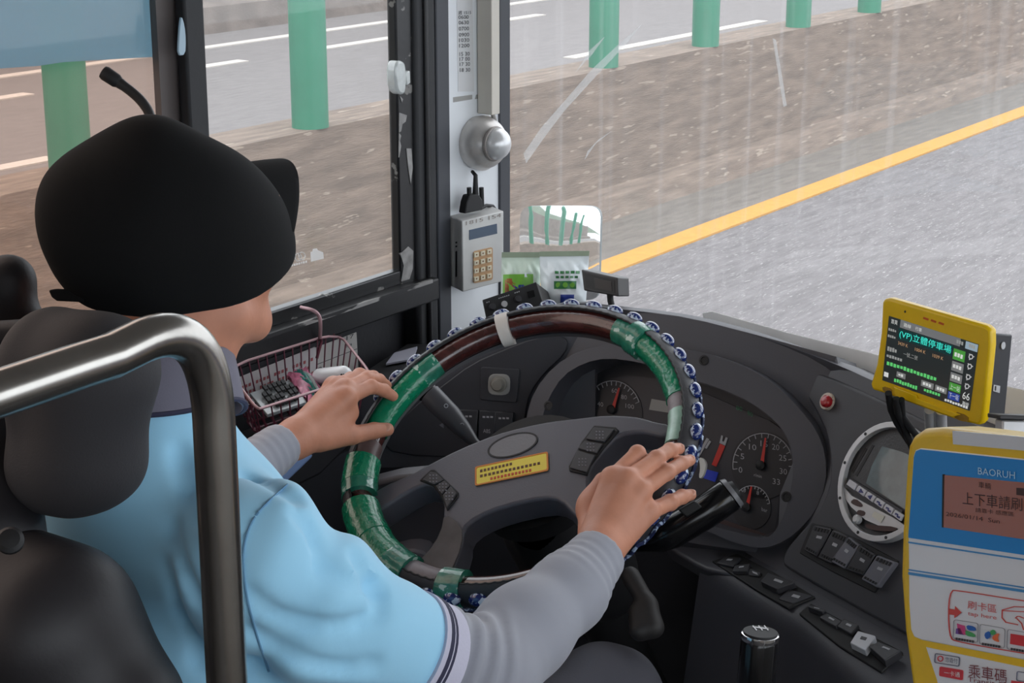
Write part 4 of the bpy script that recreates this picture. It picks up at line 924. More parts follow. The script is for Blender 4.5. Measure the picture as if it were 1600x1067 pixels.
for fn_ in [lambda m, g=g: g(m) for g in (lambda m: (stext(m, '首頁', .03, .10, .10, .07), stext(m, '路線', .17, .09, .25, .06), stext(m, '行車', .30, .09, .37, .06)), lambda m: (stext(m, '上一站', .75, .78, .86, .08), stext(m, '下一站', .75, .91, .86, .08), dots(m, .755, .22, .855, .29, 3), dots(m, .755, .40, .855, .46, 3), dots(m, .755, .56, .855, .62, 3)), lambda m: (stext(m, '66', .90, .86, .98, .11), stext(m, '離線', .91, .95, .98, .06)), lambda m: (dots(m, .45, .81, .55, .86, 3), dots(m, .61, .81, .70, .86, 3), dots(m, .17, .81, .23, .85, 2)), lambda m: srect(m, .012, .86, .06, .93), lambda m: dots(m, .71, .945, .98, .985, 9))]: layer('white_lettering', S(206,208,206), fn_, .6)
layer('amber_figures', S(190,150,110), lambda m: (stext(m, '3439 K', .13, .385, .24, .05), stext(m, '1004 K', .32, .395, .44, .05), stext(m, '1039 K', .52, .40, .64, .05)), .5)
layer('grey_lettering', S(150,152,150), lambda m: (dots(m, .02, .46, .13, .53, 4), stext(m, '一號,二號', .20, .53, .36, .07), dots(m, .02, .58, .20, .63, 6), dots(m, .01, .18, .10, .22, 4), dots(m, .01, .28, .10, .32, 4), dots(m, .76, .03, .84, .09, 3), dots(m, .90, .03, .97, .09, 3)), .5)
layer('green_lettering', S(92,196,110), lambda m: (dots(m, .03, .68, .60, .745, 15), dots(m, .13, .905, .40, .965, 9), dots(m, .47, .90, .66, .95, 6)), .6)
def icons(m):
    for v, k in ((.215, 0), (.36, 1), (.52, 2), (.66, 0)):
        cx, cy = sp(.935, v); m.plate(PT, ell_px(cx, cy, 3.6, 4.2, 0, 14), .0003, .0012, holes=[ell_px(cx, cy, 2.2, 2.6, 0, 14)])
        for a in (0, 120, 240):
            x, y = cx+4.4*math.cos(math.radians(a)), cy+4.8*math.sin(math.radians(a)); m.plate(PT, ell_px(x, y, .9, .9, 0, 6), .0003, .0012)
layer('menu_symbol', S(190,190,190), icons, .5)
m = MB(); 
for x in (0, 12, 24): m.plate(PT, [(1443+x,495+x*.31),(1451+x,498+x*.31),(1450+x,501+x*.31),(1442+x,498+x*.31)], .0004, .0005)
build('indicator_mark', m, mat('orange_red_print', S(196,84,24), .5), tb, flat=True)
build('sensor_hole', MB().plate(PT, ell_px(1414, 487, 1.3, 2, 0, 10), .0004, .0005), M_mblk, tb, flat=True)
hv = .032*FW+.012*RT
bk = build('back_housing', MB().prism([PT.at(1530,519,-.0135), PT.at(1553,521,-.0135), PT.at(1541,652,-.0135), PT.at(1520,645,-.0135)], .030*RT-.001*UP+.030*FW), M_dial, tb, bevel=.002, label='dark grey housing behind the yellow frame')
PTb = Plane(PT.at(1547, 590, -.0135), nrm(np.cross(nrm(.030*RT+.030*FW), [0, 0, 1])))
if PTb.n@FW > 0: PTb = Plane(PTb.p, -PTb.n)
build('back_screw', MB().plate(PTb, ell_px(1568, 540, 3.2, 6, 8, 14), .001, .0012), M_sil, bk, flat=True)
build('back_socket', MB().plate(PTb, [(1553,601),(1563,603),(1562,614),(1552,611)], .001, .0012, holes=[[(1554.5,603),(1557,603.5),(1556.5,610.5),(1554,610)]]), M_sil, bk, flat=True)
for q in ([(1388,614,2.12),(1392,640,2.14),(1402,662,2.16),(1420,690,2.2)], [(1400,622,2.12),(1403,645,2.13),(1412,665,2.16),(1425,700,2.2)], [(1408,624,2.12),(1410,650,2.14),(1425,672,2.16),(1440,690,2.2)]):
    build('cable', MB().tube([P(*p_) for p_ in q], .0042), M_mblk, tb)
m = MB(); m.tube([P(1470, 640, 2.13), P(1472, 700, 2.25)], .007); m.tube([P(1452, 640, 2.13), P(1454, 700, 2.25)], .006)
build('mount_post', m, M_sil, tb)
# small box and metal clamp right of the terminal, at the photo edge
bx = root('clamp_bracket', 'metal clamp bracket behind the card reader at the right photo edge', 'bracket', P(1590, 690, 1.95))
build('clamp_plate', MB().prism([P(1562,648,1.93), P(1625,650,1.93), P(1625,657,1.93), P(1562,655,1.93)], FW*.05), M_dial, bx, bevel=.001)
build('clamp_post', MB().prism([P(1566,656,1.94), P(1605,657,1.94), P(1605,700,1.94), P(1566,700,1.94)], FW*.03), M_sil, bx, bevel=.002)
ob = build('terrazzo_box', MB().prism([P(1571,625,2.35), P(1640,640,2.35), P(1640,690,2.35), P(1568,670,2.35)], FW*.05), mat('speckled_box', S(150,140,132), .6, col2=S(92,84,78), thr=.5, dscale=120), bevel=.002, label='speckled grey block on the windshield ledge at the right edge', cat='block')
# ================================================================== card reader
PK = Plane(P(1510, 860, 1.5), azn(-28, 8))
kr = root('card_reader', 'yellow fare card reader with blue and white front, nearest at right', 'card reader', PK.at(1520, 1110, -.06))
bo = [(1413,720),(1416,695),(1424,680),(1440,669),(1470,667),(1600,683),(1790,705),(1790,1140),(1436,1140),(1421,1066),(1410,985),(1404,900),(1406,830)]
build('body', MB().plate(PK, bo, .05), M_y, kr, bevel=.008, seg=4, ang=60)
build('top_insert', MB().plate(PK, [(1488,673),(1600,683),(1780,703),(1780,726),(1600,704),(1489,694)], .004, .0008), mat('pearl_plastic', S(206,208,212), .3, coat=.3), kr, flat=True, label='pearl grey strip along the top')
M_wf = mat('reader_white', S(222,224,228), .35, coat=.3)
M_bl = mat('reader_blue', S(0,124,200), .35, coat=.3)
fr_ = build('front_panel', MB().plate(PK, [(1427,712),(1430,703),(1438,700),(1600,717),(1780,736),(1780,1058),(1600,1031),(1440,1000),(1428,995),(1423,984),(1420,940),(1419,840)], .004, .0012), M_wf, kr, bevel=.001)
build('blue_field', MB().plate(PK, [(1428,714),(1431,705),(1438,702),(1600,719),(1780,738),(1780,898),(1600,867),(1419,840)], .001, .0018), M_bl, fr_, flat=True)
m = MB()
for d, h in ((6, 2.4), (49, 2.0), (53.5, 4.2)): m.plate(PK, [(1419,840+d),(1600,867+d*1.02),(1780,898+d*1.02),(1780,898+d*1.02+h),(1600,867+d*1.02+h),(1419,840+d+h)], .0006, .0019)
build('blue_stripe', m, mat('reader_stripe', S(70,140,196), .35), fr_, flat=True)
ld = build('display', MB().plate(PK, [(1474,742),(1600,754),(1780,775),(1780,870),(1600,842.5),(1472,823.5)], .001, .0026), mat('brown_lcd', S(140,88,72), .3, emit=S(140,88,72), estr=.12), fr_, flat=True, label='brown backlit display')
build('display_edge', MB().plate(PK, [(1472.5,741),(1475,741),(1473.5,824),(1471.5,824)], .001, .003), M_mblk, fr_, flat=True)
m = MB(); text(m, '上下車請刷卡', PK, (1504, 788), (1618, 801), 20, .0032); text(m, '2026/01/14  Sun', PK, (1478, 806), (1562, 818), 6.5, .0032); text(m, '請靠卡 感應區', PK, (1524, 800), (1584, 807), 7, .0032)
text(m, '車輛', PK, (1529, 762), (1548, 765), 10, .0032); m.plate(PK, [(1588,762),(1602,763),(1602,775),(1588,773)], .0004, .0032)
build('display_text', m, mat('lcd_dark_text', S(58,30,26), .5), ld, flat=True)
m = MB(); text(m, 'BAORUH', PK, (1528, 741), (1586, 748.5), 11, .0024); build('maker_lettering', m, mat('pale_blue_print', S(176,214,238), .5), fr_, flat=True)
m = MB()
def line(mb, pts, w, rs=.002, pl=PK, closed=False):
    pts = [np.array(p_, float) for p_ in pts]
    for a, b in zip(pts, pts[1:]+([pts[0]] if closed else [])):
        d = (b-a)/max(np.linalg.norm(b-a), 1e-6); nn_ = np.array([-d[1], d[0]])*w/2; mb.plate(pl, [a-nn_, a+nn_, b+nn_+d*w*.3, b-nn_+d*w*.3], .0004, rs)
ol = chaikin([(1600,939),(1700,953),(1700,1036),(1600,1021),(1496,1003),(1482,996),(1482,922),(1500,923)], 2)
line(m, ol, 1.6, closed=True)
line(m, chaikin([(1640,950),(1566,947),(1565,971),(1590,976)], 1, closed=False), 1.4); line(m, [(1566,954),(1640,958)], 1.2)
line(m, chaikin([(1586,966),(1590,962),(1600,966),(1630,976)], 1, closed=False), 1.3); line(m, [(1588,966),(1596,974),(1599,984)], 1.3)
m.plate(PK, [(1483,951),(1492,952.5),(1492,947),(1502,957),(1491,965.5),(1491,961),(1483,960)], .0004, .0022)
text(m, '刷卡區', PK, (1512, 951), (1557, 958), 13, .0022); text(m, 'tap here', PK, (1512, 963), (1557, 970), 8, .0022)
build('red_print', m, mat('reader_red_print', S(206,74,66), .5), fr_, flat=True)
bc = [[(1490,968),(1528,974),(1527,1004),(1489,998)], [(1531,975),(1570,982),(1569,1013),(1530,1006)], [(1574,983),(1640,995),(1640,1026),(1573,1014)]]
m = MB(); [line(m, rrect(*q, .12, 2), .8, .0021, closed=True) for q in bc]
build('badge_outline', m, mat('grey_print', S(150,150,156), .6), fr_, flat=True)
def poly(nm, c, qs):
    m = MB(); [m.plate(PK, q, .0004, .0024) for q in qs]; build(nm, m, mat(nm+'_ink', c, .5), fr_, flat=True)
poly('pink_print', S(204,70,130), [[(1495,974),(1507,978),(1509,992),(1497,990)]])
poly('purple_print', S(110,70,150), [[(1494,982),(1500,981),(1506,992),(1493,990)]])
poly('blue_print', S(40,96,180), [chaikin([(1509,976),(1523,979),(1525,986),(1512,985)], 1), chaikin([(1537,990),(1546,985),(1548,994),(1541,1000)], 1)])
poly('green_print', S(70,160,90), [chaikin([(1508,984),(1522,990),(1525,996),(1508,993)], 1), chaikin([(1546,986),(1553,983),(1556,990),(1549,993)], 1)])
poly('orange_print', S(226,110,60), [chaikin([(1550,994),(1562,988),(1558,997),(1562,1004),(1551,1000)], 1)])
poly('red_badge', S(206,50,56), [[(1579,990),(1640,1000),(1640,1017),(1578,1006)]])
m = MB()
for x0, y0 in ((1493,996),(1534,1004),(1579,1012)):
    for i in range(7): m.plate(PK, [(x0+4.2*i, y0+.7*i),(x0+4.2*i+3, y0+.7*i+.5),(x0+4.2*i+3, y0+.7*i+4.2),(x0+4.2*i, y0+.7*i+3.7)], .0004, .0022)
build('badge_lettering', m, mat('black_print', S(60,56,60), .6), fr_, flat=True)
lb = build('lower_label', MB().plate(PK, [(1447,1011),(1600,1043),(1780,1075),(1780,1139),(1478,1139),(1464,1062)], .001, .001), M_wf, kr, flat=True, label='white label below the front panel')
m = MB(); text(m, '乘車碼', PK, (1513, 1058), (1573, 1068), 21, .002); text(m, 'Transit QR Code', PK, (1512, 1066), (1620, 1084), 9, .002); build('maroon_lettering', m, mat('maroon_print', S(120,50,56), .5), lb, flat=True)
m = MB(); [line(m, rrect(*q, .15, 2), 1.1, .002, closed=True) for q in ([(1461,1021),(1499,1027),(1498,1041),(1460,1035)], [(1589,1049),(1640,1057),(1640,1070),(1588,1063)])]; text(m, '悠遊付', PK, (1477, 1034), (1496, 1037), 8, .002); build('grey_lettering', m, mat('slate_print', S(86,88,110), .5), lb, flat=True)
m = MB(); m.plate(PK, rrect((1468,1041),(1505,1047),(1504,1063),(1467,1056), .15, 2), .0004, .0016); m.plate(PK, [(1580,1063),(1640,1072),(1640,1090),(1579,1080)], .0004, .0016); line(m, ell_px(1469, 1029, 4, 4, 0, 12), 1.4, .0022, closed=True)
build('red_badge', m, mat('badge_red', S(204,58,66), .5), lb, flat=True)
m = MB(); text(m, '一卡通', PK, (1475, 1054.5), (1500, 1058.5), 8, .0022); build('white_lettering', m, mat('white_print', S(236,236,238), .5), lb, flat=True)
build('mount_pole', MB().tube([PK.at(1600, 1090, -.045), PK.at(1600, 1090, -.045)*np.array([1, 1, 0])+np.array([0, 0, .0])], .022, 20), M_sil, kr)
# ================================================================== handrail behind the driver
M_steel = mat('brushed_steel', S(172,168,162), .24, metal=1., bump=.03, bscale=30, var=.08, vscale=30)
XR = -.932
cp = [(-420,764),(-160,670),(0,614),(120,573),(225,544),(275,534)]
pr = [atX(x, y, XR) for x, y in cp]
vert = atX(336, 690, XR); dirh = nrm(pr[-1]-pr[-2]); corner = np.array([XR, vert[1], pr[-2][2]+0.012])
p_in = np.array([XR, vert[1]-.07, pr[-2][2]+.006]); p_out = corner-np.array([0, 0, .085])
path = pr[:-2]+[p_in-np.array([0, .03, .004])]
path += [p_in*(1-t)**2+corner*2*t*(1-t)+p_out*t*t for t in np.linspace(0, 1, 14)]
path += [np.array([XR, vert[1], z]) for z in (.9, .5, 0.0)]
hr = root('handrail', 'bent stainless steel handrail behind the driver seat, nearest the camera', 'handrail', (XR, vert[1], 0))
build('rail', MB().tube(path, .0166, 28), M_steel, hr, ang=60)
build('floor_flange', MB().lathe((XR, vert[1], 0), (0, 0, 1), [(.045, 0), (.045, .006), (.03, .012), (.02, .03)], 28), M_steel, hr)
# ================================================================== driver seat
M_lthr = mat('black_seat_leather', S(31,29,32), .55, bump=.25, bscale=160, bdist=.001, var=.12, vscale=9)
M_fab = mat('dark_headrest_fabric', S(50,49,52), .75, bump=.3, bscale=500, bdist=.0008)
st_ = root('driver_seat', 'black leather driver seat with separate grey headrest', 'seat', (-1.22, 1.05, 0))
# headrest, seen from behind and its right
hc = np.array([-1.163, .975, 1.150])
def hrm():
    s = SDF(hc-.22, hc+.22, .004)
    R = np.array([[1, 0, 0], [0, math.cos(.12), -math.sin(.12)], [0, math.sin(.12), math.cos(.12)]])
    hc[2] = 1.158; hc[0] = -1.128; s.cone(hc+np.array([-.030, .006, .050]), hc+np.array([.028, .006, .050]), .043, .043, .02); s.cone(hc+np.array([-.030, -.006, -.050]), hc+np.array([-.012, -.006, -.048]), .040, .040, .02); s.box(hc+np.array([-.010, 0, 0]), (.062, .040, .075), R, .038, .02); s.cone(hc+np.array([.028, 0, .045]), hc+np.array([.016, -.004, -.02]), .042, .040, .03)
    return s.mesh()
build('headrest', hrm(), M_fab, st_, ang=80, label='dark grey headrest')
for x in (-1.27, -1.20): build('headrest_post', MB().tube([np.array([x, .985, 1.12]), np.array([x, .965, .98])], .007), M_mblk, st_)
s = SDF(P(0, 600, 1.6)-.30, P(0, 600, 1.6)+.25, .005)
s.cone(P(-70, 566, 1.64), P(150, 534, 1.66), .036, .026, .03).cone(P(-70, 620, 1.64), P(-60, 860, 1.55), .05, .06, .03).cone(P(-10, 640, 1.63), P(-5, 840, 1.55), .03, .04, .03)
build('shoulder_wing', s.mesh(), M_lthr, st_, ang=80)
def bk_():
    s = SDF((-1.56, .72, .40), (-.88, 1.25, 1.12), .006)
    a = math.radians(12); R = np.array([[1, 0, 0], [0, math.cos(a), -math.sin(a)], [0, math.sin(a), math.cos(a)]])
    s.box((-1.22, .955, .76), (.18, .07, .31), R, .06, .02)
    for sx in (-1, 1):
        s.cone((-1.22+sx*.15, .985, .52), (-1.22+sx*.172, .925, .93), .060, .058, .03)
    s.cone((-1.34, .915, .985), (-1.10, .915, .985), .062, .062, .04)
    return s.mesh()
build('backrest', bk_(), M_lthr, st_, ang=80)
def cu():
    s = SDF((-1.55, .85, .30), (-.9, 1.6, .60), .008); s.box((-1.22, 1.22, .44), (.25, .29, .075), None, .06, .02); return s.mesh()
build('cushion', cu(), M_lthr, st_, ang=80)
build('recline_button', MB().lathe(P(16, 846, 1.40), nrm(-FW+RT*.2+UP*.5), [(.011, 0), (.011, .004), (.008, .007), (.001, .008)], 20), M_mblk, st_)
build('pedestal', MB().box((-1.22, 1.2, .18), (.34, .40, .36)), M_mblk, st_, bevel=.02)
# leather bolster at the far left
def bol():
    c = P(-20, 470, 1.75); s = SDF(c-.2, c+.2, .004); s.cone(P(-40, 452, 1.75), P(14, 440, 1.75), .026, .022, .02); s.cone(P(14, 440, 1.75), P(14, 500, 1.75), .022, .026, .02); s.cone(P(-60, 520, 1.75), P(40, 540, 1.75), .03, .03, .03); s.cone(P(-60, 520, 1.75), P(-60, 600, 1.75), .05, .05, .03)
    return s.mesh()
build('side_bolster', bol(), M_lthr, st_, ang=80, label='shiny black leather bolster at the window side')
# gooseneck tube
M_tube = mat('black_rubber_tube', S(40,38,38), .42, bump=.1, bscale=200)
TG = 1.98
gn = root('gooseneck_tube', 'black bent rubber tube rising behind the cap', 'tube', P(252, 420, TG))
tp_ = chaikin([P(168, 117, TG), P(180, 125, TG), P(203, 141, TG), P(222, 158, TG), P(236, 180, TG), P(246, 230, TG), P(252, 330, TG), P(256, 520, TG+.02)], 2, closed=False)
build('tube', MB().tube(tp_, [.0062 if i < 8 else .0056 for i in range(len(tp_))], 16), M_tube, gn)
d0 = nrm(tp_[0]-tp_[1]); m = MB()
m.tube([tp_[0]+d0*.006, tp_[0]+d0*.003, tp_[0]-d0*.012, tp_[0]-d0*.016], [.0072, .0082, .0078, .0060], 20); build('end_sleeve', m, M_mblk, gn)
build('end_bore', MB().tube([tp_[0]+d0*.0064, tp_[0]+d0*.0056], .0058, 16), mat('bore_brown', S(60,52,48), .8), gn, label='hollow end')
bp = tp_[-1]; build('bracket_arm', MB().tube([bp, bp+np.array([-.02, .02, -.06]), np.array([XW-.01, bp[1]+.05, bp[2]-.1])], .006), M_tube, gn)
# gear lever
gt = P(1188, 990, 2.0)
gl_ = root('gear_lever', 'gear lever with black knob and chrome collar below the switch console', 'gear lever', np.array([gt[0], gt[1]-.05, 0]))
gax = nrm(np.array([0, .10, 1.]))
build('knob', MB().lathe(gt-gax*.11, gax, [(.012, 0), (.0195, .012), (.0215, .05), (.0212, .10), (.0195, .107), (.017, .109)], 36), M_lblk, gl_, ang=50)
build('chrome_ring', MB().lathe(gt-gax*.004, gax, [(.0208, -.003), (.0218, 0), (.0212, .004), (.0195, .0045)], 36), mat('chrome', S(212,212,214), .1, metal=1.), gl_, label='chrome ring round the top')
m = MB()
PGr = Plane(gt+gax*.003, gax)
m2 = MB(); m2.lathe(gt-gax*.0005, gax, [(.0196, 0), (.0194, .003), (.001, .0034)], 30); build('cap', m2, M_mblk, gl_)
for k in (-9, 0, 9): line(m, [(1188+k-3, 977), (1188+k+3, 984)], 1.6, .0006, PGr)
line(m, [(1176, 979), (1200, 982)], 1.6, .0006, PGr); build('gear_pattern', m, M_sil, gl_, flat=True)
build('shaft', MB().tube([gt-gax*.11, gt-gax*.11+np.array([0, -.02, -.3]), np.array([gt[0], gt[1]-.05, .12])], .009), M_sil, gl_)
build('boot', MB().lathe((gt[0], gt[1]-.05, 0), (0, 0, 1), [(.08, 0), (.075, .02), (.05, .06), (.045, .08), (.03, .11), (.02, .16), (.012, .17)], 28), M_mblk, gl_)
# ================================================================== left ledge, basket and papers
ldg = build('side_ledge', MB().prism([(XW+.03, 1.35, .775), (XW+.03, 2.10, .775), (-1.70, 2.03, .775), (-1.635, 1.86, .775), (-1.63, 1.62, .772), (-1.64, 1.35, .77)], (0, 0, -.05)), mat('ledge_black', S(36,36,40), .55), bevel=.006, label='dark ledge along the side wall below the wire basket', cat='ledge')
build('ledge_support', MB().prism([(XW+.03, 1.4, .72), (-1.68, 1.4, .72), (-1.68, 1.4, .0), (XW+.03, 1.4, .0)], (0, .6, 0)), M_dashd, ldg)
PW2 = Plane((XW-.018, 0, 0), (1, 0, 0))
M_pap = mat('old_paper', S(198,194,190), .8, var=.05, vscale=30)
cs = build('calendar_sheet', MB().plate(PW2, [(480,548),(557,519),(560,576),(482,606)], .001, .002), M_pap, label='grey calendar sheet on the wall behind the basket right end', cat='paper sheet', flat=True)
m = MB(); text(m, '1 17', PW2, (530, 536), (553, 527), 6, .0024); text(m, '28', PW2, (538, 544), (550, 540), 4, .0024); line(m, [(481, 575), (558, 545)], .8, .0023, PW2); build('date_print', m, M_ink, cs, flat=True)
nt_ = build('notice_sheet', MB().plate(PW2, [(352,598),(492,542),(498,586),(358,646)], .001, .003), mat('white_notice', S(214,208,208), .8), label='white notice with rows of small red print behind the basket', cat='paper sheet', flat=True)
m = MB()
for r in range(3):
    for i in range(22):
        x = 366+5.7*i+r*.8; y = 603-.405*(x-352)+11+11*r
        if (i*7+r*3) % 5: m.plate(PW2, [(x,y),(x+3.4,y-1.4),(x+3.4,y+3.4),(x,y+4.8)], .0004, .0036)
build('red_print', m, mat('faded_red_print', S(176,92,96), .7), nt_, flat=True)
bs = root('wire_basket', 'dark red wire basket hooked over the window sill', 'basket', (-1.71, 1.9, .79))
M_wire = mat('dark_red_wire', S(104,46,62), .35, spec=.6); M_wirel = mat('lit_pink_wire', S(176,140,144), .35, metal=.3)  # paler copy of the wire colour, painted as light on the rim
A_, B_ = atX(528, 519, -1.77), atX(352, 574, -1.77); C_, D_ = atZ(579, 583, .845), atZ(402, 640, .845)   # back right, back left, front right, front left
def rl(pts): return chaikin(pts, 2)
build('rim_wire', MB().tube(rl([B_, B_*.5+D_*.5, D_, D_*.95+C_*.05, D_*.05+C_*.95, C_, C_*.5+A_*.5, A_, A_*.5+B_*.5]), .0022, 8, closed=True), M_wirel, bs, label='pinkish rim wire, painted pale as if lit')
dn_ = np.array([0, 0, -.062]); cc_ = (A_+B_+C_+D_)/4
bt = [p_*.86+cc_*.14+dn_ for p_ in (A_, B_, D_, C_)]
m = MB(); m.tube(rl([bt[0], bt[1], bt[2], bt[3]]), .0022, 6, closed=True); build('base_wire', m, M_wire, bs)
m = MB(); tops = [A_, B_, D_, C_]
for i in range(4):
    n_ = 13 if i in (0, 2) else 6
    for k in range(n_): 
        u = (k+.5)/n_; m.tube([tops[i]*(1-u)+tops[(i+1) % 4]*u, bt[i]*(1-u)+bt[(i+1) % 4]*u], .0012, 6)
build('side_wires', m, M_wire, bs)
m = MB()
for k in range(12): u = (k+.5)/12; m.tube([bt[0]*(1-u)+bt[1]*u, bt[3]*(1-u)+bt[2]*u], .0016, 6)
for k in range(6): u = (k+.5)/6; m.tube([bt[0]*(1-u)+bt[3]*u, bt[1]*(1-u)+bt[2]*u], .0016, 6)
build('base_mesh', m, M_wire, bs)
hk = [atX(489, 484, XW+.035), atX(499, 492, XW+.04), atX(501, 506, XW+.042), atX(500, 528, XW+.035)]
build('hook', MB().tube(chaikin([hk[0]+np.array([-.025, 0, .0])]+hk, 2, closed=False), .003, 8), M_wirel, bs)
build('handle_wire', MB().tube([hk[-1], hk[-1]*.5+A_*.1+B_*.0+np.array([-1.77*.4, 2.02*.4, .86*.4]), atX(495, 560, -1.765)], .0025, 8), M_wire, bs)
# things in the basket: frame axes along the basket
bx_ = nrm(C_-D_); by_ = nrm(np.cross([0, 0, 1], bx_)); bl = (bt[2]+bt[3])/2
def inb(u, v, h=0): return bt[2]*(1-u)*(1-v)+bt[3]*u*(1-v)+bt[0]*u*v+bt[1]*(1-u)*v+np.array([0, 0, .004+h])
kp_ = root('remote_keypad', 'black keypad in a clear sleeve lying in the wire basket', 'keypad', inb(.3, .4))
q = [inb(.06, .1, .033), inb(.06, .75, .03), inb(.46, .75, .03), inb(.46, .1, .033)]
build('sleeve', MB().prism(q, (0, 0, -.005)), mat('grey_sleeve', S(150,156,158), .25, coat=.4), kp_, bevel=.001)
for i in range(7):
    for j in range(4):
        u, v = .13+.045*i, .18+.14*j
        if (i+2*j) % 6: build('key', MB().prism([inb(u, v, .0338), inb(u, v+.10, .0338), inb(u+.033, v+.10, .0338), inb(u+.033, v, .0338)], (0, 0, .004)), M_mblk, kp_)
tp2 = root('tissue_packet', 'small pink and teal plastic packet lying beside the black keypad in the basket', 'packet', inb(.55, .4))
def pk(u0, u1, v0, v1, h, mm, nm, lab=None):
    g = [[inb(u0+(u1-u0)*i/10, v0+(v1-v0)*j/10, h+.010*math.sin(math.pi*i/10)*math.sin(math.pi*j/10)+.003*math.sin(i*2.3+j*1.7)) for i in range(11)] for j in range(11)]
    mb = MB().add([p_ for r_ in g for p_ in r_]+[p_-np.array([0, 0, .006]) for r_ in g for p_ in r_], [(j*11+i, j*11+i+1, j*11+i+12, j*11+i+11) for j in range(10) for i in range(10)]+[(121+j*11+i, 121+j*11+i+11, 121+j*11+i+12, 121+j*11+i+1) for j in range(10) for i in range(10)])
    return build(nm, mb, mm, tp2, label=lab, ang=80)
pk(.46, .66, .08, .85, .034, mat('pink_film', S(206,120,150), .25, var=.5, vscale=60), 'wrapper'); pk(.52, .60, .1, .8, .0365, mat('teal_film', S(60,140,130), .3), 'teal_print', 'teal printed stripe'); pk(.58, .61, .1, .7, .0375, mat('white_film', S(226,226,226), .3), 'white_print')
wg = root('rounded_gadget', 'white rounded gadget with two dark dots at the basket right end', 'gadget', P(518, 600, 2.72))
g0, g1 = P(500, 588, 2.70), P(536, 586, 2.68)
build('shell', SDF((g0+g1)/2-.07, (g0+g1)/2+.07, .0025).cone(g0, g1, .0125, .0145, .01).mesh(), mat('white_gadget', S(230,230,232), .25, coat=.4), wg, ang=80)
m = MB()
for x in (533.5, 537): m.ell(P(x, 586.5, 2.6655), (.0018, .0018, .0028))
build('dot', m, M_mblk, wg)
build('lead', MB().tube(chaikin([inb(.70, .3, .03), inb(.74, .7, .045), inb(.80, .4, .03), inb(.68, .15, .03), inb(.72, .5, .04)], 2, closed=False), .003, 8), M_mblk, root('coiled_cord', 'black cord bunched beside the white gadget in the basket', 'cord', inb(.72, .4)))
# folder, paper, blue paper
fd = build('black_folder', MB().prism([atZ(x, y, .80) for x, y in [(575,577),(636,537),(680,537),(660,565),(640,592),(592,604)]], (0, 0, -.02)), mat('folder_black', S(40,40,42), .45), bevel=.002, label='black folder on the ledge between basket and steering wheel', cat='folder')
build('folded_note', MB().prism([atZ(x, y, .806) for x, y in [(603,568),(616,551),(652,541),(648,556),(636,562)]], (0, 0, -.003)), mat('lilac_paper', S(176,176,190), .7), label='grey white folded note lying on the black folder', cat='paper', flat=True)
build('blue_paper', MB().prism([atX(x, y, -1.632) for x, y in [(430,752),(478,706),(488,711),(446,752)]], (-.002, 0, -.004)), mat('light_blue_paper', S(140,168,216), .7), label='light blue paper strip on the ledge under the left forearm', cat='paper', flat=True)
# blue sunshade and clip on the sliding pane
M_bl2 = glass_mat('blue_film', (.38, .62, .76, 1), haze=.62, hcol=(.50, .76, .93, 1), gloss=False)
PSh = Plane((XW-.040, 0, 0), (1, 0, 0))
build('sun_shade', MB().plate(PSh, [(-160,-300),(258,-300),(263,88),(222,90),(100,97),(60,103),(0,107),(-160,125)], .002), M_bl2, label='light blue sun shade film over the driver sliding window', cat='sun shade', flat=True)
build('shade_clip', MB().plate(PW, chaikin([(284,24),(289,40),(291,62),(290,86),(279,87),(280,60),(282,36)], 1), .004, .014), mat('pale_blue_clip', S(176,200,214), .5), label='pale blue clip on the dark mullion beside the blue sun shade', cat='clip', bevel=.001)
# white print on the side pane
PGl = Plane((XW-.0080, 0, 0), (1, 0, 0))
m = MB(); line(m, ell_px(466, 402, 5, 6, 0, 14), 1.2, .0004, PGl, True); line(m, ell_px(472, 400, 5, 6, 0, 14), 1.2, .0004, PGl, True)
for i in range(8): m.plate(PGl, [(452+3.6*i,414-.9*i),(454.4+3.6*i,413.4-.9*i),(454.4+3.6*i,416.6-.9*i),(452+3.6*i,417.2-.9*i)], .0003, .0004)
m.plate(PGl, [(485,394),(488,393),(489,389),(495,388),(497,391),(505,394),(506,404),(486,409)], .0003, .0004)
build('glass_print', m, mat('white_glass_print', S(226,222,218), .6), win, flat=True, label='small white maker marks printed on the glass')
# ================================================================== the driver
M_skin = mat('skin', S(194,134,108), .5, bump=.25, bscale=220, bdist=.0008, var=.10, vscale=26, spec=.4)
M_shirt = mat('light_blue_shirt', S(162,219,248), .8, bump=.12, bscale=700, bdist=.0004, sheen=.2)
M_slv = mat('grey_arm_sleeve', S(146,148,158), .75, bump=.1, bscale=600, bdist=.0004, sheen=.2)
M_cap = mat('black_cap_cloth', S(9,9,10), .9, spec=.25, bump=.2, bscale=500, bdist=.0005)
M_trs = mat('dark_grey_trousers', S(70,70,78), .85, bump=.15, bscale=400)
M_col = mat('grey_collar', S(112,110,124), .8, bump=.15, bscale=500); M_nvy = mat('navy_trim', S(48,48,72), .8); M_cuff = mat('pale_lilac_cuff', S(198,196,214), .8, bump=.2, bscale=300)
M_nail = mat('fingernail', S(206,154,132), .3)
pe = root('person', 'seated person in black cap, light blue shirt and grey arm sleeves, hands on the wheel', 'person', (-1.22, 1.2, 0))
RS, RE, RWr = P(400, 874, 1.62), P(742, 1066, 1.80), P(937, 862, 2.005)
LS, LE, LWr = np.array([-1.40, 1.17, 1.02]), P(270, 830, 2.05), P(441, 694, 2.24)
HCn = np.array([-1.217, 1.195, 1.270]); yaw = math.radians(8)
Rh = np.array([[math.cos(yaw), math.sin(yaw), 0], [-math.sin(yaw), math.cos(yaw), 0], [0, 0, 1]])   # columns: right, forward, up of the head
def hp(x, y, z): return HCn+Rh@np.array([x, y, z])
body = MB()
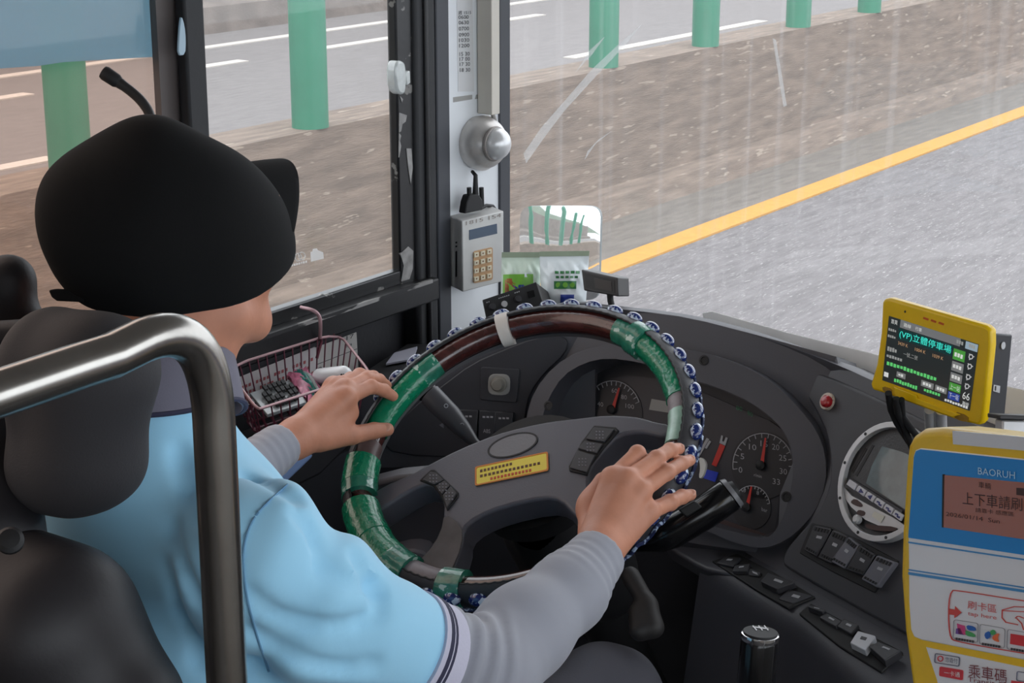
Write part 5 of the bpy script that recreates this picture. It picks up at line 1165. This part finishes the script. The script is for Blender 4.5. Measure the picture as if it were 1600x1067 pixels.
s = SDF(HCn-np.array([.14, .16, .26]), HCn+np.array([.14, .16, .15]), .0027)
s.ell(hp(0, -.026, .000), (.070, .080, .084), Rh, .01); s.ell(hp(0, .022, -.045), (.062, .070, .075), Rh, .03)
s.ell(hp(0, .068, -.098), (.026, .022, .022), Rh, .025)                                   # chin
for sx in (-1, 1):
    s.ell(hp(sx*.045, .055, -.03), (.022, .022, .026), Rh, .02)                            # cheeks
    s.cone(hp(sx*.058, .01, -.075), hp(sx*.022, .066, -.102), .016, .014, .02)             # jaw line
    s.ell(hp(sx*.031, .088, .012), (.012, .010, .009), Rh, .006, cut=True)                 # eye sockets
    s.cone(hp(sx*.012, .092, .030), hp(sx*.048, .078, .028), .006, .005, .012)             # brow
    s.ell(hp(sx*.031, .078, .012), (.0125, .0125, .0125), Rh, .004)
    s.ell(hp(sx*.077, -.012, -.005), (.008, .018, .030), Rh, .006); s.ell(hp(sx*.082, -.010, -.002), (.004, .009, .015), Rh, .004, cut=True)
s.cone(hp(0, .092, .015), hp(0, .112, -.030), .006, .010, .010)
for sx in (-1, 1): s.ell(hp(sx*.012, .100, -.034), (.007, .009, .006), Rh, .006)
s.cone(hp(-.016, .088, -.062), hp(.016, .088, -.062), .006, .006, .006); s.cone(hp(-.014, .086, -.071), hp(.014, .086, -.071), .0065, .0065, .006)
s.cone(hp(-.02, .096, -.0665), hp(.02, .096, -.0665), .0018, .0018, .003, cut=True)
s.cone(hp(0, -.025, -.06), np.array([-1.22, 1.145, 1.06]), .056, .062, .03); s.cone(hp(0, -.02, -.08), np.array([-1.22, 1.15, 1.0]), .054, .075, .03)
s.mesh(body)
t = SDF((-1.46, .98, .50), (-.96, 1.36, 1.10), .007)
t.ell((-1.22, 1.14, .86), (.155, .10, .22), None, .03); t.ell((-1.22, 1.17, .66), (.15, .12, .17), None, .05); t.cone((-1.34, 1.15, 1.0), (-1.10, 1.13, 1.0), .055, .055, .05); t.mesh(body)
def hand(mb, wr0, wr1, mcs, fingers, thumb, lo, hi, extra=(), vox=.0017):
    s = SDF(lo, hi, vox); s.cone(wr0, wr1, .026, .0245, .01)
    for a, b, ra, rb in mcs: s.cone(a, b, ra, rb, .012)
    for a, b, ra, rb in extra: s.cone(a, b, ra, rb, .014)
    for f in fingers: s.ell(np.array(f[0])-FW*.004+UP*.002, (.0125, .0125, .0115), None, .008)
    for f in fingers:
        g = SDF(lo, hi, vox); n = len(f); rr = [.0105, .0092, .0083, .0072][:n]
        for i in range(n-1): g.cone(f[i], f[i+1], rr[i], rr[i+1], .003)
        for i in (1, 2): g.ell(np.array(f[i]), (rr[i]*1.06,)*3, None, .003)
        k = .0045; h = np.clip(.5+.5*(s.d-g.d)/k, 0, 1); s.d = s.d*(1-h)+g.d*h-k*h*(1-h)
    g = SDF(lo, hi, vox); rr = [.017, .0125, .0108, .0092]
    for i in range(len(thumb)-1): g.cone(thumb[i], thumb[i+1], rr[i], rr[i+1], .004)
    k = .007; h = np.clip(.5+.5*(s.d-g.d)/k, 0, 1); s.d = s.d*(1-h)+g.d*h-k*h*(1-h)
    return s.mesh(mb, 2)
# right hand over the right side of the rim
rf = [[P(957,748,2.075), P(996,708,2.105), P(1008,722,2.135), P(1012,742,2.155)],
      [P(980,750,2.065), P(1026,716,2.100), P(1047,703,2.125), P(1061,701,2.145)],
      [P(1000,768,2.065), P(1042,738,2.095), P(1065,724,2.125), P(1078,719,2.147)],
      [P(1013,800,2.07), P(1047,785,2.10), P(1066,776,2.125), P(1079,773,2.14)]]
mc = [(P(925,842,2.035), rf[0][0], .0165, .0135), (P(935,845,2.02), rf[1][0], .0165, .0135), (P(946,850,2.02), rf[2][0], .0165, .013), (P(956,858,2.025), rf[3][0], .0155, .0125)]
ex = [(P(925,842,2.06), P(928,790,2.11), .017, .018), (P(928,790,2.10), P(945,755,2.11), .018, .014), (P(950,850,2.05), P(985,815,2.09), .016, .016)]
th = [P(924,800,2.11), P(940,775,2.165), P(972,752,2.20), P(998,742,2.215)]
allp = np.array([q for f in rf for q in f]+th+[P(880,930,1.93), P(937,862,2.0)])
hand(body, P(890,922,1.945), P(937,856,2.015), mc, rf, th, allp.min(0)-.03, allp.max(0)+.03, ex)
# left hand over the left side of the rim
lf = [[P(541,622,2.325), P(580,604,2.365), P(600,610,2.388), P(614,619,2.397)],
      [P(540,609,2.345), P(572,592,2.390), P(592,594,2.415), P(604,602,2.425)],
      [P(532,604,2.365), P(562,586,2.415), P(583,589,2.44), P(596,598,2.45)],
      [P(522,604,2.385), P(548,592,2.43), P(568,594,2.455), P(581,602,2.465)]]
mc2 = [(P(462,685,2.27), lf[0][0], .0165, .0135), (P(460,678,2.28), lf[1][0], .0165, .0135), (P(458,678,2.295), lf[2][0], .016, .013), (P(456,682,2.31), lf[3][0], .015, .0125)]
th2 = [P(500,686,2.295), P(549,680,2.330), P(584,673,2.360), P(605,671,2.372)]
ex2 = [(P(465,692,2.27), P(520,672,2.315), .018, .0165), (P(520,672,2.315), P(545,645,2.335), .0165, .0135)]
allp = np.array([q for f in lf for q in f]+th2+[P(400,724,2.22), P(449,690,2.25)])
hand(body, P(415,714,2.23), P(462,682,2.275), mc2, lf, th2, allp.min(0)-.03, allp.max(0)+.03, ex2)
build('body', body, M_skin, pe, ang=80, recalc=False, label='seated body with both hands closed on the wheel rim')
def nail(p, ax, up_, L=.0055, w=.0045):
    z = nrm(up_); x = nrm(ax-z*(ax@z)); R = np.array([x, np.cross(z, x), z]).T
    build('fingernail', MB().ell(p, (L, w, .0014), R, 14, 8), M_nail, pe)
tc_ = -FW
nail(P(1063,699,2.138), rf[1][3]-rf[1][2], tc_+UP*.5); nail(P(1080,717,2.140), rf[2][3]-rf[2][2], tc_+UP*.5); nail(P(1081,770,2.133), rf[3][3]-rf[3][2], tc_+UP*.6)
nail(P(603,668,2.3625), th2[3]-th2[2], tc_*.9+UP*.35, .007, .006)
for sx in (-1, 1): build('eye', MB().ell(hp(sx*.031, .0835, .012), (.0105, .0105, .0105)), mat('eye_white', S(220,216,210), .2), pe)
# shirt
s = SDF((-1.64, .95, .46), (-.90, 1.46, 1.16), .0045)
s.ell((-1.22, 1.135, .86), (.182, .122, .25), None, .03); s.ell((-1.22, 1.17, .68), (.185, .155, .19), None, .05)
s.cone((-1.37, 1.15, 1.005), (-1.08, 1.12, .995), .068, .068, .04); s.cone((-1.22, 1.145, 1.03), (-1.22, 1.145, 1.135), .088, .066, .03)
s.ell((-1.22, 1.20, .93), (.14, .085, .13), None, .04)
RC = P(628, 1024, 1.735); s.cone(RS, P(516, 966, 1.675), .071, .067, .03); s.cone(P(516, 966, 1.675), RC+(RC-P(516, 966, 1.675))*.12, .067, .063, .02)
LCf = LS*.35+LE*.65; s.cone(LS, LCf, .075, .062, .03)
adir = nrm(RC-P(516, 962, 1.675)); ldir = nrm(LCf-LS)
def folds(X):
    a = X-RS; ua = a@adir; dd = np.linalg.norm(a-ua[..., None]*adir, axis=-1); w = np.clip(1-np.abs(ua-.05)/.16, 0, 1)*np.clip((.13-dd)/.05, 0, 1)
    e = w*.0055*np.sin(ua*62+dd*30+X[..., 0]*40)
    w2 = np.clip((1.02-X[..., 2])/.1, 0, 1)*np.clip((1.16-X[..., 1])/.06, 0, 1)
    e += w2*.0055*np.sin(X[..., 0]*38+X[..., 2]*46+1.5*np.sin(X[..., 2]*14))*np.clip((X[..., 0]+1.25)/.1, 0, 1)
    return e+.0012*np.sin(X[..., 0]*21+X[..., 2]*27+X[..., 1]*19)
s.disp(folds)
def onshirt(x, y, t0=1.3, t1=2.3):
    d = ray(x, y)
    for t in np.arange(t0, t1, .002):
        i = np.round((CAM+d*t-s.lo)/s.h).astype(int)
        if (i >= 0).all() and (i < s.n).all() and s.d[tuple(i)] < 0: return CAM+d*(t-.0020)
    return None
for cv in ([(262,815),(283,885),(312,950)], [(252,880),(272,945),(300,1000),(312,1040)], [(385,925),(440,968),(520,985),(590,962)], [(388,985),(450,1025),(520,1046),(590,1040)], [(560,868),(586,908),(598,950)], [(500,880),(540,910),(600,920)], [(280,700),(290,760),(312,810)], [(385,740),(430,752),(470,776)], [(470,800),(492,828),(500,850)]):
    q = [v for v in (onshirt(x, y) for x, y in chaikin(cv, 2, closed=False)) if v is not None]; n_ = len(q)
    for i in range(n_-1):
        if np.linalg.norm(q[i+1]-q[i]) > .06: continue
        tt = math.sin(math.pi*(i+.5)/max(n_-1, 1)); s.cone(q[i]-FW*(.0045-.0035*tt), q[i+1]-FW*(.0045-.0035*tt), .0045, .0045, .011, cut=True)
seam = [q for q in (onshirt(x, y) for x, y in chaikin([(449,757),(425,778),(400,803),(385,832),(378,870),(384,930),(400,990),(420,1050)], 2, closed=False)) if q is not None]
# open cuffs and neck
X = np.stack(np.meshgrid(*s.ax, indexing='ij'), -1)
e = (X-RC)@adir; near = np.linalg.norm(X-RC, axis=-1) < .13; s.d = np.where(near, np.maximum(s.d, e), s.d).astype(np.float32)
e = (X-LCf)@ldir; near = np.linalg.norm(X-LCf, axis=-1) < .10; s.d = np.where(near, np.maximum(s.d, e), s.d).astype(np.float32)
del X, e, near
shirt = build('shirt', s.mesh(), M_shirt, pe, ang=70, recalc=False)
if len(seam) > 3: build('armhole_seam', MB().tube(seam, .0011, 6), mat('seam_blue', S(104,150,184), .85), shirt)
# cuff bands follow the sleeve end
def ringband(c, ax, r, w, mm, nm, sq=(1, 1), parent=None, lab=None, off=0, dr=0):
    ref = nrm(np.cross(ax, FW)); up_ = np.cross(ref, ax); vs = []; n = 48; mb = MB(); fs = []
    loops = [(r+dr+.0018, 0), (r+dr+.0022, w), (r+dr-.006, w+.001), (r+dr-.008, 0)]
    for k in range(n):
        a = 2*math.pi*k/n
        for rr, h in loops: vs.append(c+ax*(h+off)+rr*(math.cos(a)*ref*sq[0]+math.sin(a)*up_*sq[1]))
    for k in range(n):
        l = (k+1) % n
        for q in range(4): fs.append((4*k+q, 4*k+(q+1) % 4, 4*l+(q+1) % 4, 4*l+q))
    return build(nm, mb.add(vs, fs), mm, parent or shirt, ang=60, label=lab)
cf = ringband(RC, adir, .0645, .006, M_cuff, 'cuff_band', lab='pale lilac cuff with navy stripes', off=-.008)
ringband(RC, adir, .0645, .0045, M_nvy, 'cuff_stripe', off=-.0022, dr=.0006); ringband(RC, adir, .0645, .0025, M_cuff, 'cuff_band', off=.002)
ringband(RC, adir, .0645, .003, M_nvy, 'cuff_stripe', off=.0042, dr=.0004); ringband(RC, adir, .0645, .018, M_cuff, 'cuff_band', off=.007)
ringband(LCf, ldir, .062, .02, M_cuff, 'cuff_band', off=-.01)
# collar
m = MB(); vs = []; fs = []; n = 56; cz = np.array([-1.22, 1.150, 1.142])
for k in range(n):
    a = 2*math.pi*k/n; rx, ry = .076, .078; d = np.array([math.cos(a), math.sin(a), 0]); dip = -.050*max(0, math.sin(a))**2; o_ = .010
    for rr, h in ((.98, .034), (1.03, .031), (1.13, -.016), (1.08, -.019), (1.0, .014), (.94, .012)): vs.append(cz+np.array([d[0]*rx*rr, d[1]*ry*rr, h+dip]))
for k in range(n):
    l = (k+1) % n
    for q in range(6): fs.append((6*k+q, 6*k+(q+1) % 6, 6*l+(q+1) % 6, 6*l+q))
build('collar', m.add(vs, fs), M_col, shirt, ang=60, label='grey collar')
m = MB(); m.tube([cz+np.array([math.cos(a)*.076*1.13, math.sin(a)*.078*1.13, -.017-.050*max(0, math.sin(a))**2]) for a in np.linspace(0, 2*math.pi, 56, endpoint=False)], .0026, 6, closed=True); build('collar_stripe', m, M_nvy, shirt)
# arm sleeves
def wr(axis_p, ax, s0, s1, f, amp):
    def fn(X):
        u = (X-axis_p)@ax; w = np.clip((u-s0)/.02, 0, 1)*np.clip((s1-u)/.03, 0, 1)
        return w*amp*np.sin(u*f+3*np.sin(X[..., 0]*40)+X[..., 2]*35)
    return fn
F1, F2, F3 = P(820, 985, 1.885), P(887, 926, 1.945), P(934, 868, 1.998)
pts = np.array([P(610, 985, 1.72), RE, F1, F2, F3]); s = SDF(pts.min(0)-.08, pts.max(0)+.07, .003)
s.chain([P(600, 980, 1.72), P(690, 1040, 1.77), RE, F1, F2, F3+(F3-F2)*.4], [.050, .052, .055, .048, .0405, .0300], .02)
fd_ = nrm(F3-F2); s.disp(wr(F3, fd_, -.075, .0, 420, .0009)); s.disp(wr(RE, nrm(RE-P(610, 985, 1.72)), -.085, .01, 260, .0026))
s.halfspace(F3+fd_*.004, fd_, .002)
build('arm_sleeve', s.mesh(), M_slv, pe, ang=70, recalc=False, label='grey arm sleeve')
pts = np.array([LCf, LE, LWr]); s = SDF(pts.min(0)-.07, pts.max(0)+.07, .0035); ld_ = nrm(LWr-LE)
s.chain([LCf-ldir*.03, LE, LE*.45+LWr*.55, LWr+ld_*.02], [.046, .046, .036, .0275], .02); s.disp(wr(LWr, ld_, -.08, .0, 420, .0008)); s.halfspace(LWr, ld_, .002)
build('arm_sleeve', s.mesh(), M_slv, pe, ang=70, recalc=False, label='grey arm sleeve')
# cap with neck flap
s = SDF(HCn-np.array([.17, .20, .18]), HCn+np.array([.17, .24, .14]), .003)
s.ell((-1.220, 1.150, 1.280), (.095, .106, .092), None, .02); s.ell((-1.222, 1.150, 1.284), (.097, .117, .070), None, .03); s.cone((-1.222, 1.158, 1.31), (-1.221, 1.160, 1.350), .064, .028, .04)
s.cone((-1.218, 1.172, 1.27), (-1.220, 1.188, 1.17), .096, .074, .03)
s.ell((-1.216, 1.213, 1.250), (.086, .106, .080), None, .04)
pa, pb, pc_ = P(100, 506, 1.6), P(290, 500, 1.62), P(446, 345, 1.86); nn_ = nrm(np.cross(pb-pa, pc_-pa)); nn_ = nn_ if nn_[2] < 0 else -nn_
s.halfspace(pb, nn_, .006)
ca, cb = P(54, 360, 1.62), P(106, 487, 1.62); cn = nrm(np.cross(cb-ca, nrm([FW[0], FW[1], 0]))); cn = cn if cn@RT < 0 else -cn
s.halfspace(ca, cn, .03)
def capf(X): return .0024*np.sin(X[..., 2]*55+X[..., 0]*22)*np.clip((1.27-X[..., 2])/.05, 0, 1)+.0008*np.sin(X[..., 1]*45+X[..., 0]*60)
s.disp(capf)
cap = build('cap', s.mesh(smooth=3), M_cap, pe, ang=80, recalc=False, label='black cloth cap with a neck flap')
m = MB(); nu, nv = 24, 14; g = {0: [], 1: []}
for sdd in (0, 1):
    for j in range(nv+1):
        for i in range(nu+1):
            u, v = -1+2*i/nu, j/nv; yb = 1.235-.03*u*u; yf = 1.338-.060*u*u
            g[sdd].append(np.array([-1.212+.072*u*(1-.10*v), yb+(yf-yb)*v, 1.330-.052*u*u-.010*v*v-.008*(1-v)-.0045*sdd]))
n1 = nu+1; N_ = n1*(nv+1); fs = []
for j in range(nv):
    for i in range(nu):
        k = j*n1+i; fs += [(k, k+1, k+n1+1, k+n1), (N_+k, N_+k+n1, N_+k+n1+1, N_+k+1)]
for i in range(nu): k = nv*n1+i; fs += [(k, k+1, N_+k+1, N_+k), (i+1, i, N_+i, N_+i+1)]
for j in range(nv): k = j*n1; fs += [(k, k+n1, N_+k+n1, N_+k), (k+nu+n1, k+nu, N_+k+nu, N_+k+nu+n1)]
build('peak', m.add(g[0]+g[1], fs), M_cap, cap, ang=50)
m = MB()
for k in range(6):
    a = k*math.pi/3+.3; pts = []
    for th_ in np.linspace(.25, 1.25, 10): pts.append(np.array([-1.220+0.0957*math.sin(th_)*math.cos(a), 1.150+.1067*math.sin(th_)*math.sin(a), 1.280+.0927*math.cos(th_)]))
    m.tube(pts, .0009, 5)
build('cap_seam', m, mat('cap_seam', S(20,20,22), .9), cap)
build('strap_end', MB().prism([P(75, 453, 1.60), P(88, 451, 1.60), P(130, 452, 1.60), P(130, 472, 1.60), P(88, 470, 1.60), P(80, 464, 1.60)], FW*.01), M_cap, cap, bevel=.002)
m = MB()
for q in ([(327,250),(331,246),(337,250),(343,254),(341,257),(335,252)], [(325,272),(330,271),(338,279),(346,281),(345,284),(336,282)]): m.prism([P(x, y, 1.70) for x, y in q], FW*.02)
build('emblem_stitching', m, mat('black_thread', S(50,50,52), .8), cap, flat=True) if 0 else None
# trousers and shoes
s = SDF((-1.50, 1.02, .06), (-.94, 2.02, .80), .006)
KN = P(948, 1092, 2.24)
s.ell((-1.22, 1.18, .56), (.185, .15, .12), None, .03)
s.cone((-1.12, 1.22, .565), KN, .088, .070, .03); s.cone(KN, (-1.06, 1.84, .12), .066, .048, .02)
KL = np.array([-1.37, 1.66, .60]); s.cone((-1.32, 1.22, .565), KL, .088, .070, .03); s.cone(KL, (-1.38, 1.86, .12), .066, .048, .02)
s.disp(lambda X: .002*np.sin(X[..., 1]*50+X[..., 2]*60)+.0012*np.sin(X[..., 0]*90+X[..., 1]*30))
build('trousers', s.mesh(), M_trs, pe, ang=70, recalc=False)
for x in (-1.06, -1.38):
    s = SDF((x-.08, 1.74, -.01), (x+.08, 2.14, .18), .006); s.cone((x, 1.82, .05), (x, 2.03, .042), .042, .036, .03); s.cone((x, 1.83, .06), (x, 1.85, .13), .04, .045, .03); s.halfspace((x, 1.9, .002), (0, 0, -1), .003)
    build('shoe', s.mesh(), M_mblk, pe, ang=70, recalc=False)
